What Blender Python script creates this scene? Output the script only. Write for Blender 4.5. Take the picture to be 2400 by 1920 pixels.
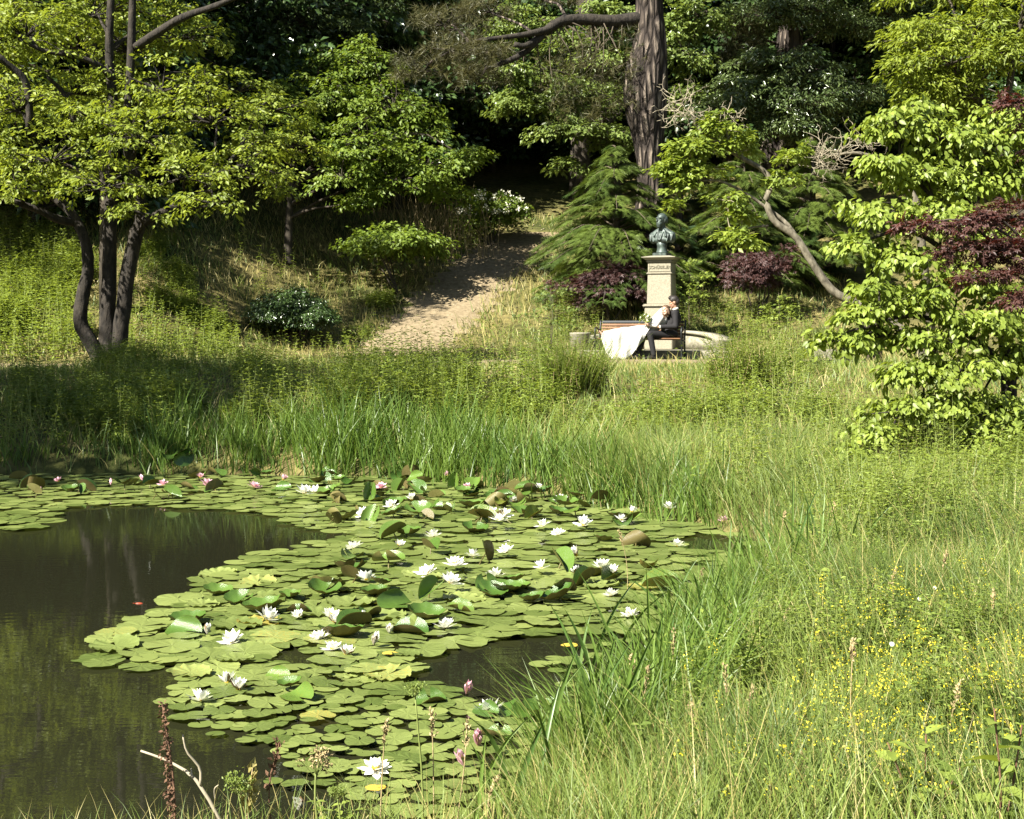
import bpy, bmesh, math, random
import numpy as np
from mathutils import Vector, Matrix

for o in list(bpy.data.objects):
    bpy.data.objects.remove(o)
SC = bpy.context.scene
COL = SC.collection
rng = np.random.default_rng(11)
random.seed(5)
R = math.radians

# ------------------------------------------------------------------ camera, sky, sun, exposure
FPX, PITCH, CAMZ = 3300.0, math.atan(190 / 3300.0), 1.55      # focal length in pixels of the 2400 px wide frame
cam_data = bpy.data.cameras.new('camera')
cam_data.sensor_width = 36.0
cam_data.lens = FPX / 2400.0 * 36.0
cam_data.clip_start, cam_data.clip_end = 0.1, 600.0
cam = bpy.data.objects.new('camera', cam_data)
COL.objects.link(cam)
cam.location = (0, 0, CAMZ)
cam.rotation_euler = (math.pi / 2 - PITCH, 0, 0)
SC.camera = cam

SUN_AZ, SUN_EL = R(50), R(43)          # azimuth measured to the left of straight behind the camera
to_sun = Vector((-math.sin(SUN_AZ) * math.cos(SUN_EL), -math.cos(SUN_AZ) * math.cos(SUN_EL), math.sin(SUN_EL)))
world = bpy.data.worlds.new('World')
SC.world = world
world.use_nodes = True
wn, wl = world.node_tree.nodes, world.node_tree.links
wn.clear()
sky = wn.new('ShaderNodeTexSky')
sky.sky_type = 'NISHITA'
sky.sun_disc = False
sky.sun_elevation = SUN_EL
sky.sun_rotation = math.atan2(to_sun.x, to_sun.y)
bg = wn.new('ShaderNodeBackground')
bg.inputs['Strength'].default_value = 0.04
wo = wn.new('ShaderNodeOutputWorld')
wl.new(sky.outputs[0], bg.inputs['Color'])
wl.new(bg.outputs[0], wo.inputs['Surface'])

sun_data = bpy.data.lights.new('sun', 'SUN')
sun_data.energy = 5.0
sun_data.angle = R(0.53)
sun_data.color = (1.0, 0.95, 0.85)
sun = bpy.data.objects.new('sun', sun_data)
COL.objects.link(sun)
sun.location = to_sun * 60
sun.rotation_euler = to_sun.to_track_quat('Z', 'Y').to_euler()

SC.view_settings.view_transform = 'Standard'
SC.view_settings.look = 'None'
SC.view_settings.gamma = 1.0
SC.view_settings.use_curve_mapping = False
SC.view_settings.exposure = 1.95
SC.cycles.max_bounces = 5
SC.cycles.diffuse_bounces = 2
SC.cycles.glossy_bounces = 2
SC.cycles.transmission_bounces = 3
SC.cycles.transparent_max_bounces = 4
SC.cycles.caustics_reflective = False
SC.cycles.caustics_refractive = False
SC.cycles.sample_clamp_indirect = 4.0


# ------------------------------------------------------------------ small helpers
def P(px, py, Y):
    """point at depth Y on the line of sight through a pixel of the 2400 x 1920 photograph"""
    dx, dy = (px - 1200) / FPX, (960 - py) / FPX
    ca, sa = math.cos(PITCH), math.sin(PITCH)
    d = (dx, ca + dy * sa, -sa + dy * ca)
    k = Y / d[1]
    return np.array((d[0] * k, Y, CAMZ + d[2] * k))


def G(px, py, z=0.0):
    dx, dy = (px - 1200) / FPX, (960 - py) / FPX
    ca, sa = math.cos(PITCH), math.sin(PITCH)
    d = (dx, ca + dy * sa, -sa + dy * ca)
    k = (z - CAMZ) / d[2]
    return np.array((d[0] * k, d[1] * k))


def mpp(Y):
    return Y / FPX


def nrm(a):
    return a / np.maximum(np.linalg.norm(a, axis=-1, keepdims=True), 1e-9)


def smoothstep(a, b, x):
    t = np.clip((x - a) / (b - a), 0, 1)
    return t * t * (3 - 2 * t)


def tag(o, label=None, cat=None, group=None, kind=None):
    if label: o['label'] = label
    if cat: o['category'] = cat
    if group: o['group'] = group
    if kind: o['kind'] = kind
    return o


def empty(name, loc=(0, 0, 0), rz=0.0):
    o = bpy.data.objects.new(name, None)
    o.location = loc
    o.rotation_euler = (0, 0, rz)
    COL.objects.link(o)
    return o


def link(name, me, parent=None):
    o = bpy.data.objects.new(name, me)
    COL.objects.link(o)
    if parent is not None:
        o.parent = parent
        if parent.type == 'EMPTY' or True:
            o.matrix_parent_inverse = Matrix.Identity(4)
    return o


def tri_mesh(name, V, T, mats, rnd=None, smooth=False, mi=None):
    V = np.asarray(V, np.float32).reshape(-1, 3)
    T = np.asarray(T, np.int32).reshape(-1, 3)
    me = bpy.data.meshes.new(name)
    me.vertices.add(len(V))
    me.vertices.foreach_set('co', V.ravel())
    me.loops.add(T.size)
    me.loops.foreach_set('vertex_index', T.ravel())
    me.polygons.add(len(T))
    me.polygons.foreach_set('loop_start', np.arange(0, T.size, 3, dtype=np.int32))
    me.polygons.foreach_set('loop_total', np.full(len(T), 3, np.int32))
    if smooth:
        me.polygons.foreach_set('use_smooth', np.ones(len(T), bool))
    for m in (mats if isinstance(mats, (list, tuple)) else [mats]):
        me.materials.append(m)
    if mi is not None:
        me.polygons.foreach_set('material_index', np.asarray(mi, np.int32))
    if rnd is not None:
        a = me.attributes.new('rnd', 'FLOAT', 'POINT')
        a.data.foreach_set('value', np.asarray(rnd, np.float32))
    me.update(calc_edges=True)
    return me


class Acc:
    """collects triangles"""
    def __init__(self):
        self.v, self.t, self.r, self.n = [], [], [], 0

    def add(self, V, T, rnd=None):
        V = np.asarray(V, float).reshape(-1, 3)
        T = np.asarray(T, int).reshape(-1, 3)
        self.v.append(V)
        self.t.append(T + self.n)
        r = np.zeros(len(V)) if rnd is None else np.broadcast_to(np.asarray(rnd, float), (len(V),)) if np.ndim(rnd) == 0 else np.asarray(rnd, float)
        self.r.append(r)
        self.n += len(V)

    def inst(self, tv, tt, pos, fwd, up, scale, rnd=None):
        """copies a small template (along +y, normal +z) to many places"""
        n = len(pos)
        if n == 0: return
        f = nrm(fwd)
        s = nrm(np.cross(f, up))
        u = np.cross(s, f)
        sc = np.asarray(scale, float)
        if sc.ndim == 1: sc = sc[:, None].repeat(3, 1)
        k = len(tv)
        V = (pos[:, None, :] + (tv[None, :, 0:1] * sc[:, None, 0:1]) * s[:, None, :]
             + (tv[None, :, 1:2] * sc[:, None, 1:2]) * f[:, None, :] + (tv[None, :, 2:3] * sc[:, None, 2:3]) * u[:, None, :])
        T = tt[None] + (np.arange(n) * k)[:, None, None]
        r = np.zeros(n) if rnd is None else rnd
        self.add(V.reshape(-1, 3), T.reshape(-1, 3), np.repeat(r, k))

    def tube(self, pts, rad, sides=8, cap=True, wob=0.0, rnd=0.5, ridge=0.0):
        pts = np.asarray(pts, float)
        n = len(pts)
        rad = np.broadcast_to(np.asarray(rad, float), (n,))
        tan = nrm(np.gradient(pts, axis=0))
        ref = np.array((0.31, 0.9, 0.2)) if abs(tan[0][2]) > 0.8 else np.array((0, 0, 1.0))
        a = nrm(np.cross(tan, ref))
        b = np.cross(tan, a)
        ang = np.linspace(0, 2 * math.pi, sides, endpoint=False)
        rr = rad[:, None] * (1 + wob * rng.standard_normal((n, sides))) if wob else rad[:, None].repeat(sides, 1)
        if ridge:
            ph = rng.uniform(0, 6.28, 5); q = np.linspace(0, 1, n)[:, None]
            rr = rr * (1 + ridge * (np.sin(7 * ang[None] + ph[0] + 3 * np.sin(4 * q)) * .6 + np.sin(13 * ang[None] + ph[1] - 4 * q + 2 * np.sin(7 * q)) * .7 + np.sin(21 * ang[None] + ph[2] + 5 * q) * .5))
        V = pts[:, None] + rr[..., None] * (np.cos(ang)[None, :, None] * a[:, None] + np.sin(ang)[None, :, None] * b[:, None])
        i = np.arange(n - 1)[:, None] * sides
        j = np.arange(sides)[None]
        j2 = (j + 1) % sides
        A, B, C, D = i + j, i + j2, i + sides + j2, i + sides + j
        T = np.concatenate([np.stack([A, B, C], -1).reshape(-1, 3), np.stack([A, C, D], -1).reshape(-1, 3)])
        V = V.reshape(-1, 3)
        if cap:
            V = np.vstack([V, pts[0], pts[-1]])
            c0, c1 = n * sides, n * sides + 1
            jj = np.arange(sides)
            T = np.vstack([T, np.stack([np.full(sides, c0), (jj + 1) % sides, jj], -1),
                           np.stack([np.full(sides, c1), (n - 1) * sides + jj, (n - 1) * sides + (jj + 1) % sides], -1)])
        self.add(V, T, rnd)

    def mesh(self, name, mats, smooth=False):
        if not self.v:
            return tri_mesh(name, np.zeros((3, 3)), [[0, 1, 2]], mats, np.zeros(3))
        return tri_mesh(name, np.vstack(self.v), np.vstack(self.t), mats, np.concatenate(self.r), smooth)

    def build(self, name, mats, parent=None, smooth=False):
        return link(name, self.mesh(name, mats, smooth), parent)


def smooth_path(pts, n=16):
    """Catmull-Rom through the given points"""
    p = np.asarray(pts, float)
    p = np.vstack([2 * p[0] - p[1], p, 2 * p[-1] - p[-2]])
    segs = len(p) - 3
    out = []
    for t in np.linspace(0, segs - 1e-6, n):
        i = int(t)
        u = t - i
        a, b, c, d = p[i:i + 4]
        out.append(0.5 * (2 * b + (c - a) * u + (2 * a - 5 * b + 4 * c - d) * u * u + (3 * b - a - 3 * c + d) * u ** 3))
    return np.array(out)


# ------------------------------------------------------------------ materials
def new_mat(name):
    m = bpy.data.materials.new(name)
    m.use_nodes = True
    n, l = m.node_tree.nodes, m.node_tree.links
    b = n['Principled BSDF']
    return m, n, l, b, n['Material Output']


def leaf_mat(name, dark, light, trans=0.35, rough=0.5, spec=0.35, tint=(1.2, 1.15, 0.6)):
    m, n, l, b, out = new_mat(name)
    at = n.new('ShaderNodeAttribute'); at.attribute_name = 'rnd'
    rp = n.new('ShaderNodeValToRGB')
    rp.color_ramp.elements[0].color = (*dark, 1)
    rp.color_ramp.elements[1].color = (*light, 1)
    l.new(at.outputs['Fac'], rp.inputs[0])
    l.new(rp.outputs[0], b.inputs['Base Color'])
    b.inputs['Roughness'].default_value = rough
    b.inputs['Specular IOR Level'].default_value = spec
    tr = n.new('ShaderNodeBsdfTranslucent')
    mul = n.new('ShaderNodeMix'); mul.data_type = 'RGBA'; mul.blend_type = 'MULTIPLY'
    mul.inputs[0].default_value = 1.0
    l.new(rp.outputs[0], mul.inputs[6])
    mul.inputs[7].default_value = (*tint, 1)
    l.new(mul.outputs[2], tr.inputs['Color'])
    mx = n.new('ShaderNodeMixShader'); mx.inputs[0].default_value = trans
    l.new(b.outputs[0], mx.inputs[1]); l.new(tr.outputs[0], mx.inputs[2])
    l.new(mx.outputs[0], out.inputs['Surface'])
    return m


def rough_mat(name, c1, c2, scale=6.0, rough=0.85, bump=0.3, stretch=(1, 1, 1), detail=6, metal=0.0, spec=0.3, dist=0.02, c3=None):
    m, n, l, b, out = new_mat(name)
    tc = n.new('ShaderNodeTexCoord'); mp = n.new('ShaderNodeMapping')
    mp.inputs['Scale'].default_value = stretch
    l.new(tc.outputs['Object'], mp.inputs[0])
    nz = n.new('ShaderNodeTexNoise'); nz.inputs['Scale'].default_value = scale; nz.inputs['Detail'].default_value = detail
    nz.inputs['Roughness'].default_value = 0.65
    l.new(mp.outputs[0], nz.inputs['Vector'])
    rp = n.new('ShaderNodeValToRGB')
    rp.color_ramp.elements[0].position, rp.color_ramp.elements[1].position = 0.32, 0.68
    rp.color_ramp.elements[0].color = (*c1, 1); rp.color_ramp.elements[1].color = (*c2, 1)
    if c3:
        e = rp.color_ramp.elements.new(0.5); e.color = (*c3, 1)
    l.new(nz.outputs['Fac'], rp.inputs[0])
    l.new(rp.outputs[0], b.inputs['Base Color'])
    b.inputs['Roughness'].default_value = rough
    b.inputs['Metallic'].default_value = metal
    b.inputs['Specular IOR Level'].default_value = spec
    bp = n.new('ShaderNodeBump'); bp.inputs['Strength'].default_value = bump; bp.inputs['Distance'].default_value = dist
    l.new(nz.outputs['Fac'], bp.inputs['Height'])
    l.new(bp.outputs[0], b.inputs['Normal'])
    return m


def plain_mat(name, c, rough=0.6, metal=0.0, spec=0.4, bump=0.0, scale=20):
    if bump:
        return rough_mat(name, tuple(x * 0.8 for x in c), tuple(min(1, x * 1.15) for x in c), scale, rough, bump, metal=metal, spec=spec)
    m, n, l, b, out = new_mat(name)
    b.inputs['Base Color'].default_value = (*c, 1)
    b.inputs['Roughness'].default_value = rough
    b.inputs['Metallic'].default_value = metal
    b.inputs['Specular IOR Level'].default_value = spec
    return m


M = {}
M['lime'] = leaf_mat('leaf_lime', (0.098, 0.142, 0.020), (0.27, 0.325, 0.045), 0.45)
M['mid'] = leaf_mat('leaf_mid', (0.06, 0.108, 0.016), (0.185, 0.25, 0.036), 0.42)
M['maple'] = leaf_mat('leaf_maple', (0.0833, 0.131, 0.03), (0.1862, 0.2425, 0.06), 0.35, 0.38, 0.5)
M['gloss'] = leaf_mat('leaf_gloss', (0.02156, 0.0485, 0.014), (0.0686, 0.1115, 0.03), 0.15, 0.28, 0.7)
M['gloss_lit'] = leaf_mat('leaf_gloss_lit', (0.0343, 0.06305, 0.02), (0.1078, 0.1455, 0.045), 0.2, 0.3, 0.7)  # lighter copy of the gloss leaf, sunlight put into its colour
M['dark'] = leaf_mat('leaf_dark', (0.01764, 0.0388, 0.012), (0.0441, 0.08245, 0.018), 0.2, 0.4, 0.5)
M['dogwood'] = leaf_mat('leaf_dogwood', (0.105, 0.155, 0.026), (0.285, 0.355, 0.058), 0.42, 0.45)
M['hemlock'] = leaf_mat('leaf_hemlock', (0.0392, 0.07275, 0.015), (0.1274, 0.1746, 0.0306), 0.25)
M['needle'] = leaf_mat('leaf_needle', (0.035, 0.040, 0.015), (0.115, 0.108, 0.038), 0.2, tint=(1.1, 1, 0.6))
M['red'] = leaf_mat('leaf_red', (0.038, 0.018, 0.015), (0.105, 0.050, 0.040), 0.25, tint=(1.7, 0.5, 0.35))
M['purple'] = leaf_mat('leaf_purple', (0.024, 0.012, 0.012), (0.072, 0.036, 0.031), 0.2, tint=(1.5, 0.6, 0.45))
M['grass'] = leaf_mat('blade_grass', (0.06, 0.105, 0.020), (0.205, 0.262, 0.055), 0.4)
M['grass_dry'] = leaf_mat('blade_dry', (0.2, 0.18, 0.05), (0.42, 0.36, 0.14), 0.3, tint=(1, 1, 0.8))
M['reed'] = leaf_mat('blade_reed', (0.0539, 0.1067, 0.0187), (0.147, 0.2231, 0.0391), 0.4, 0.4)
M['weed'] = leaf_mat('leaf_weed', (0.085, 0.135, 0.024), (0.25, 0.315, 0.06), 0.42)
M['iris'] = leaf_mat('blade_iris', (0.0588, 0.1164, 0.025), (0.1372, 0.2134, 0.0374), 0.35, 0.38, 0.5)
M['yellow'] = leaf_mat('flower_yellow', (0.55, 0.45, 0.02), (0.75, 0.66, 0.05), 0.3, tint=(1, 1, 0.5))
M['cream'] = leaf_mat('flower_cream', (0.6, 0.58, 0.42), (0.8, 0.8, 0.68), 0.3, tint=(1, 1, 0.9))
M['bark'] = rough_mat('bark_grey', (0.007, 0.006, 0.005), (0.046, 0.038, 0.028), 12, 0.9, 1.0, (1, 1, 0.4), dist=0.04)  # darkened in colour to stand in for canopy shade on the left stems
M['bark_dark'] = rough_mat('bark_dark', (0.02, 0.016, 0.012), (0.085, 0.07, 0.05), 9, 0.9, 0.8, (1, 1, 0.3), dist=0.04)
M['bark_pine'] = rough_mat('bark_pine', (0.020, 0.015, 0.012), (0.27, 0.22, 0.17), 6.0, 0.95, 1.0, (1, 1, 0.20), dist=0.15, c3=(0.06, 0.047, 0.037))
_m = M['bark_pine']; _n, _l = _m.node_tree.nodes, _m.node_tree.links          # deep plates between long dark furrows
_v = _n.new('ShaderNodeTexVoronoi'); _v.feature = 'DISTANCE_TO_EDGE'; _v.inputs['Scale'].default_value = 7.0
_nz = next(x for x in _n if x.type == 'TEX_NOISE'); _mp = next(x for x in _n if x.type == 'MAPPING'); _rp = next(x for x in _n if x.type == 'VALTORGB'); _bp = next(x for x in _n if x.type == 'BUMP')
_w = _n.new('ShaderNodeMix'); _w.data_type = 'RGBA'; _w.inputs[0].default_value = 0.06
_l.new(_mp.outputs[0], _w.inputs[6]); _l.new(_nz.outputs['Color'], _w.inputs[7]); _l.new(_w.outputs[2], _v.inputs['Vector'])
_q = _n.new('ShaderNodeMath'); _q.operation = 'MULTIPLY'; _q.inputs[1].default_value = 3.2; _q.use_clamp = True
_l.new(_v.outputs['Distance'], _q.inputs[0])
_k = _n.new('ShaderNodeMath'); _k.operation = 'MULTIPLY'
_l.new(_q.outputs[0], _k.inputs[0]); _l.new(_nz.outputs['Fac'], _k.inputs[1])
_l.new(_k.outputs[0], _rp.inputs[0]); _l.new(_k.outputs[0], _bp.inputs['Height'])
_rp.color_ramp.elements[0].position = 0.05; _rp.color_ramp.elements[-1].position = 0.62; _rp.color_ramp.elements[1].position = 0.3
M['bark_pale'] = rough_mat('bark_pale', (0.045, 0.038, 0.026), (0.21, 0.185, 0.135), 12, 0.9, 0.8, (1, 1, 0.5), c3=(0.13, 0.115, 0.08))
M['twig'] = plain_mat('twig', (0.07, 0.055, 0.035), 0.9)
M['twig_pale'] = plain_mat('twig_pale', (0.30, 0.26, 0.18), 0.9)
M['stem'] = plain_mat('stem_green', (0.14, 0.17, 0.04), 0.7)
M['straw'] = rough_mat('straw', (0.20, 0.15, 0.07), (0.40, 0.32, 0.16), 60, 0.8, 0.2)
M['dock'] = rough_mat('dock_brown', (0.06, 0.03, 0.018), (0.16, 0.09, 0.05), 60, 0.9, 0.3)


# ------------------------------------------------------------------ the setting: ground, pond, paths
_far = [(0, 1112), (300, 1110), (600, 1112), (900, 1118), (1130, 1138), (1300, 1165), (1500, 1198), (1640, 1232), (1760, 1262), (1840, 1310)]
_near = [(1800, 1390), (1720, 1465), (1610, 1545), (1530, 1650), (1480, 1760), (1400, 1850), (1270, 1925)]
POND = [(-8.5, 13.4), (-6.6, 14.6)] + [tuple(G(*p)) for p in _far] + [tuple(G(*p)) for p in _near] + [(-0.3, 4.05), (-1.6, 3.85), (-4, 3.7), (-8, 4.2), (-9.5, 8)]
POND = np.array(POND)


def inside(poly, x, y):
    c = np.zeros(np.shape(x), bool)
    n = len(poly)
    for i in range(n):
        x1, y1 = poly[i]; x2, y2 = poly[(i + 1) % n]
        if y1 == y2: continue
        c ^= ((y1 > y) != (y2 > y)) & (x < (x2 - x1) * (y - y1) / (y2 - y1) + x1)
    return c


def poly_dist(poly, x, y, closed=True):
    d = np.full(np.shape(x), 1e9)
    n = len(poly)
    for i in range(n if closed else n - 1):
        a = poly[i]; b = poly[(i + 1) % n]
        e = b - a
        t = np.clip(((x - a[0]) * e[0] + (y - a[1]) * e[1]) / max(e @ e, 1e-9), 0, 1)
        d = np.minimum(d, np.hypot(x - a[0] - t * e[0], y - a[1] - t * e[1]))
    return d


def shore(x, y):
    d = poly_dist(POND, x, y)
    return np.where(inside(POND, x, y), -d, d)


def vnoise(x, y, s, seed=0):
    """smooth value noise"""
    x = np.asarray(x) / s + 137.1 * seed; y = np.asarray(y) / s + 71.7 * seed
    xi, yi = np.floor(x), np.floor(y)
    u, v = x - xi, y - yi
    u, v = u * u * (3 - 2 * u), v * v * (3 - 2 * v)
    h = lambda a, b: np.modf(np.abs(np.sin(a * 127.1 + b * 311.7 + seed * 17.3)) * 43758.5453)[0]
    return (h(xi, yi) * (1 - u) + h(xi + 1, yi) * u) * (1 - v) + (h(xi, yi + 1) * (1 - u) + h(xi + 1, yi + 1) * u) * v


def hgt(x, y):
    x = np.asarray(x, float); y = np.asarray(y, float)
    d = shore(x, y)
    z = np.where(d > 0, 0.28 * (1 - np.exp(-np.maximum(d, 0) / 0.35)), -0.6 * (1 - np.exp(np.minimum(d, 0) / 0.5)))
    z = z + 0.60 * smoothstep(14, 22, y)
    y0 = 31.6 - 4.5 * smoothstep(-4.5, -9, x)
    t = np.clip(y - y0, 0, 42)
    z = z + 0.37 * (t - 1.3 * (1 - np.exp(-t / 1.3)))
    z = z + np.where(d > 0.2, 0.07 * (vnoise(x, y, 1.3, 1) - 0.5) + 0.14 * (vnoise(x, y, 4.0, 2) - 0.5) * smoothstep(15, 20, y), 0)
    flat = smoothstep(2.6, 1.9, np.hypot((x - 3.1) * 0.8, y - 31.4))      # levelled round the monument
    return z * (1 - flat) + 0.88 * flat


def ground_Y(px, py, y0=15.0):
    """depth at which the line of sight through a pixel meets the ground"""
    Ys = np.arange(y0, 80, 0.05)
    q = np.array([P(px, py, Y) for Y in Ys])
    k = np.argmax(q[:, 2] <= hgt(q[:, 0], q[:, 1]))
    return float(Ys[k]) if q[k, 2] <= hgt(q[k, 0], q[k, 1]) else 45.0


PATH_HILL = smooth_path([np.append(P(px, py, ground_Y(px, py, 24))[:2], 0) for px, py in
                         ((905, 838), (965, 800), (1030, 740), (1085, 685), (1140, 630), (1195, 588), (1225, 565), (1228, 548))], 40)[:, :2]
PATH_POND = smooth_path([(-30, 27.2, 0), (-16, 26.6, 0), (-8, 27.0, 0), (-2, 28.3, 0), (2, 28.9, 0), (5, 28.7, 0), (9, 27.9, 0), (16, 27.3, 0), (30, 28, 0)], 60)[:, :2]


def path_d(x, y):
    return np.minimum(poly_dist(PATH_HILL, x, y, False) / 0.9, poly_dist(PATH_POND, x, y, False) / 0.85)


gm, n, l, b, out = new_mat('ground_soil')
tc = n.new('ShaderNodeTexCoord')
n1 = n.new('ShaderNodeTexNoise'); n1.inputs['Scale'].default_value = 0.55; n1.inputs['Detail'].default_value = 7
n2 = n.new('ShaderNodeTexNoise'); n2.inputs['Scale'].default_value = 7.0; n2.inputs['Detail'].default_value = 8
l.new(tc.outputs['Object'], n1.inputs[0]); l.new(tc.outputs['Object'], n2.inputs[0])
r1 = n.new('ShaderNodeValToRGB'); r1.color_ramp.elements[0].color = (0.05, 0.06, 0.018, 1); r1.color_ramp.elements[1].color = (0.15, 0.13, 0.055, 1)
r1.color_ramp.elements[0].position, r1.color_ramp.elements[1].position = 0.35, 0.65
r2 = n.new('ShaderNodeValToRGB'); r2.color_ramp.elements[0].color = (0.5, 0.5, 0.5, 1); r2.color_ramp.elements[1].color = (1.3, 1.25, 1.1, 1)
r2.color_ramp.elements[0].position, r2.color_ramp.elements[1].position = 0.3, 0.7
mx = n.new('ShaderNodeMix'); mx.data_type = 'RGBA'; mx.blend_type = 'MULTIPLY'; mx.inputs[0].default_value = 1
l.new(n1.outputs['Fac'], r1.inputs[0]); l.new(n2.outputs['Fac'], r2.inputs[0])
l.new(r1.outputs[0], mx.inputs[6]); l.new(r2.outputs[0], mx.inputs[7]); l.new(mx.outputs[2], b.inputs['Base Color'])
b.inputs['Roughness'].default_value = 0.95; b.inputs['Specular IOR Level'].default_value = 0.1
bp = n.new('ShaderNodeBump'); bp.inputs['Distance'].default_value = 0.05; bp.inputs['Strength'].default_value = 0.7
l.new(n2.outputs['Fac'], bp.inputs['Height']); l.new(bp.outputs[0], b.inputs['Normal'])
M['ground'] = gm
M['path'] = rough_mat('path_dirt', (0.125, 0.097, 0.056), (0.25, 0.2, 0.125), 9.0, 0.95, 0.5, detail=10, spec=0.1, dist=0.04)


def grid_mesh(name, xs, ys, zf, mat):
    X, Y = np.meshgrid(xs, ys)
    Z = zf(X, Y)
    V = np.stack([X, Y, Z], -1).reshape(-1, 3)
    w = len(xs)
    i = (np.arange(len(ys) - 1)[:, None] * w + np.arange(w - 1)[None]).ravel()
    T = np.concatenate([np.stack([i, i + 1, i + w + 1], -1), np.stack([i, i + w + 1, i + w], -1)])
    return link(name, tri_mesh(name, V, T, mat, None, True))


gx = np.concatenate([np.arange(-150, -40, 10), np.arange(-40, -10, 1.0), np.arange(-10, 8, 0.22), np.arange(8, 40, 1.0), np.arange(40, 151, 10)])
gy = np.concatenate([np.arange(-40, -4, 4.0), np.arange(-4, 3.2, 0.4), np.arange(3.2, 16.5, 0.17), np.arange(16.5, 46, 0.4), np.arange(46, 90, 2.0), np.arange(90, 200, 10)])
tag(grid_mesh('ground', gx, gy, hgt, M['ground']), 'grassy earth bank and wooded slope round the pond', None, None, 'structure')

# water: one sheet that ends under the banks
wm, n, l, b, out = new_mat('pond_water')
b.inputs['Base Color'].default_value = (0.012, 0.0125, 0.0065, 1)
b.inputs['Roughness'].default_value = 0.012
b.inputs['IOR'].default_value = 1.33
b.inputs['Specular IOR Level'].default_value = 0.5
tc = n.new('ShaderNodeTexCoord')
mp = n.new('ShaderNodeMapping'); mp.inputs['Scale'].default_value = (1.0, 2.2, 1)
nz = n.new('ShaderNodeTexNoise'); nz.inputs['Scale'].default_value = 7; nz.inputs['Detail'].default_value = 3
nz2 = n.new('ShaderNodeTexNoise'); nz2.inputs['Scale'].default_value = 0.9; nz2.inputs['Detail'].default_value = 2
l.new(tc.outputs['Object'], mp.inputs[0]); l.new(mp.outputs[0], nz.inputs[0]); l.new(tc.outputs['Object'], nz2.inputs[0])
mu = n.new('ShaderNodeMath'); mu.operation = 'MULTIPLY'
l.new(nz.outputs['Fac'], mu.inputs[0]); l.new(nz2.outputs['Fac'], mu.inputs[1])
bp = n.new('ShaderNodeBump'); bp.inputs['Strength'].default_value = 0.06; bp.inputs['Distance'].default_value = 0.012
l.new(mu.outputs[0], bp.inputs['Height']); l.new(bp.outputs[0], b.inputs['Normal'])
M['water'] = wm
bm = bmesh.new()
cen = POND.mean(0)
bm.faces.new([bm.verts.new((cen[0] + (p[0] - cen[0]) * 1.0 + 0.25 * np.sign(p[0] - cen[0]), p[1] + 0.25 * np.sign(p[1] - cen[1]), 0)) for p in POND])
bmesh.ops.triangulate(bm, faces=bm.faces[:])
me = bpy.data.meshes.new('pond_water'); bm.to_mesh(me); bm.free(); me.materials.append(M['water'])
for f in me.polygons:
    if f.normal.z < 0: f.flip()
tag(link('pond_water', me), 'dark brown still pond water with reflections', None, None, 'structure')


def strip(name, line, half, label, lift=0.03):
    t = nrm(np.gradient(line, axis=0))
    nn = np.stack([-t[:, 1], t[:, 0]], -1)
    us = np.linspace(-1, 1, 9)
    V = []
    for k, (p, q) in enumerate(zip(line, nn)):
        hw = half * (1 + 0.18 * math.sin(k * 1.7) + 0.12 * math.sin(k * 0.6 + 1))
        for u in us:
            s = p + q * u * hw
            V.append((s[0], s[1], float(hgt(s[0], s[1])) + lift * (1 - u * u) + 0.004 - 0.05 * (abs(u) > 0.99)))
    w = len(us)
    i = (np.arange(len(line) - 1)[:, None] * w + np.arange(w - 1)[None]).ravel()
    T = np.concatenate([np.stack([i, i + w + 1, i + 1], -1), np.stack([i, i + w, i + w + 1], -1)])
    o = link(name, tri_mesh(name, V, T, M['path'], None, True))
    for f in o.data.polygons[:1]:
        if f.normal.z < 0: o.data.flip_normals()
    return tag(o, label, None, None, 'structure')


strip('hillside_path', smooth_path([np.append(p, 0) for p in PATH_HILL], 90)[:, :2], 1.3, 'trodden pale dirt path climbing the slope')
strip('pond_side_path', smooth_path([np.append(p, 0) for p in PATH_POND], 160)[:, :2], 0.95, 'flat dirt path along the pond in front of the bench')


# small stones and litter on the trodden paths
ST = Acc()
OCT = (np.array([(1, 0, 0), (-1, 0, 0), (0, 1, 0), (0, -1, 0), (0, 0, .55), (0, 0, -.55)], float), np.array([(0, 2, 4), (2, 1, 4), (1, 3, 4), (3, 0, 4), (2, 0, 5), (1, 2, 5), (3, 1, 5), (0, 3, 5)]))
for line, half, n_ in ((PATH_HILL, 1.3, 900), (PATH_POND[18:46], 1.0, 700)):
    t_ = rng.uniform(0, len(line) - 1.01, n_); i_ = t_.astype(int); f_ = (t_ - i_)[:, None]
    q = line[i_] * (1 - f_) + line[i_ + 1] * f_ + rng.normal(0, half * .55, (n_, 2))
    pos = np.column_stack([q, hgt(q[:, 0], q[:, 1]) + .02])
    ST.inst(OCT[0], OCT[1], pos, rng.standard_normal((n_, 3)) * (1, 1, .2), np.tile((0, 0, 1.0), (n_, 1)) + .2 * rng.standard_normal((n_, 3)), rng.uniform(.012, .045, n_) * rng.uniform(.5, 1.2, n_), rng.random(n_))
M['stone'] = leaf_mat('path_stone', (0.06, 0.045, 0.028), (0.30, 0.26, 0.18), 0.0, 0.9, 0.2)
tag(ST.build('path_gravel', M['stone']), 'small stones and litter scattered on the dirt paths', None, None, 'stuff')


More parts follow.
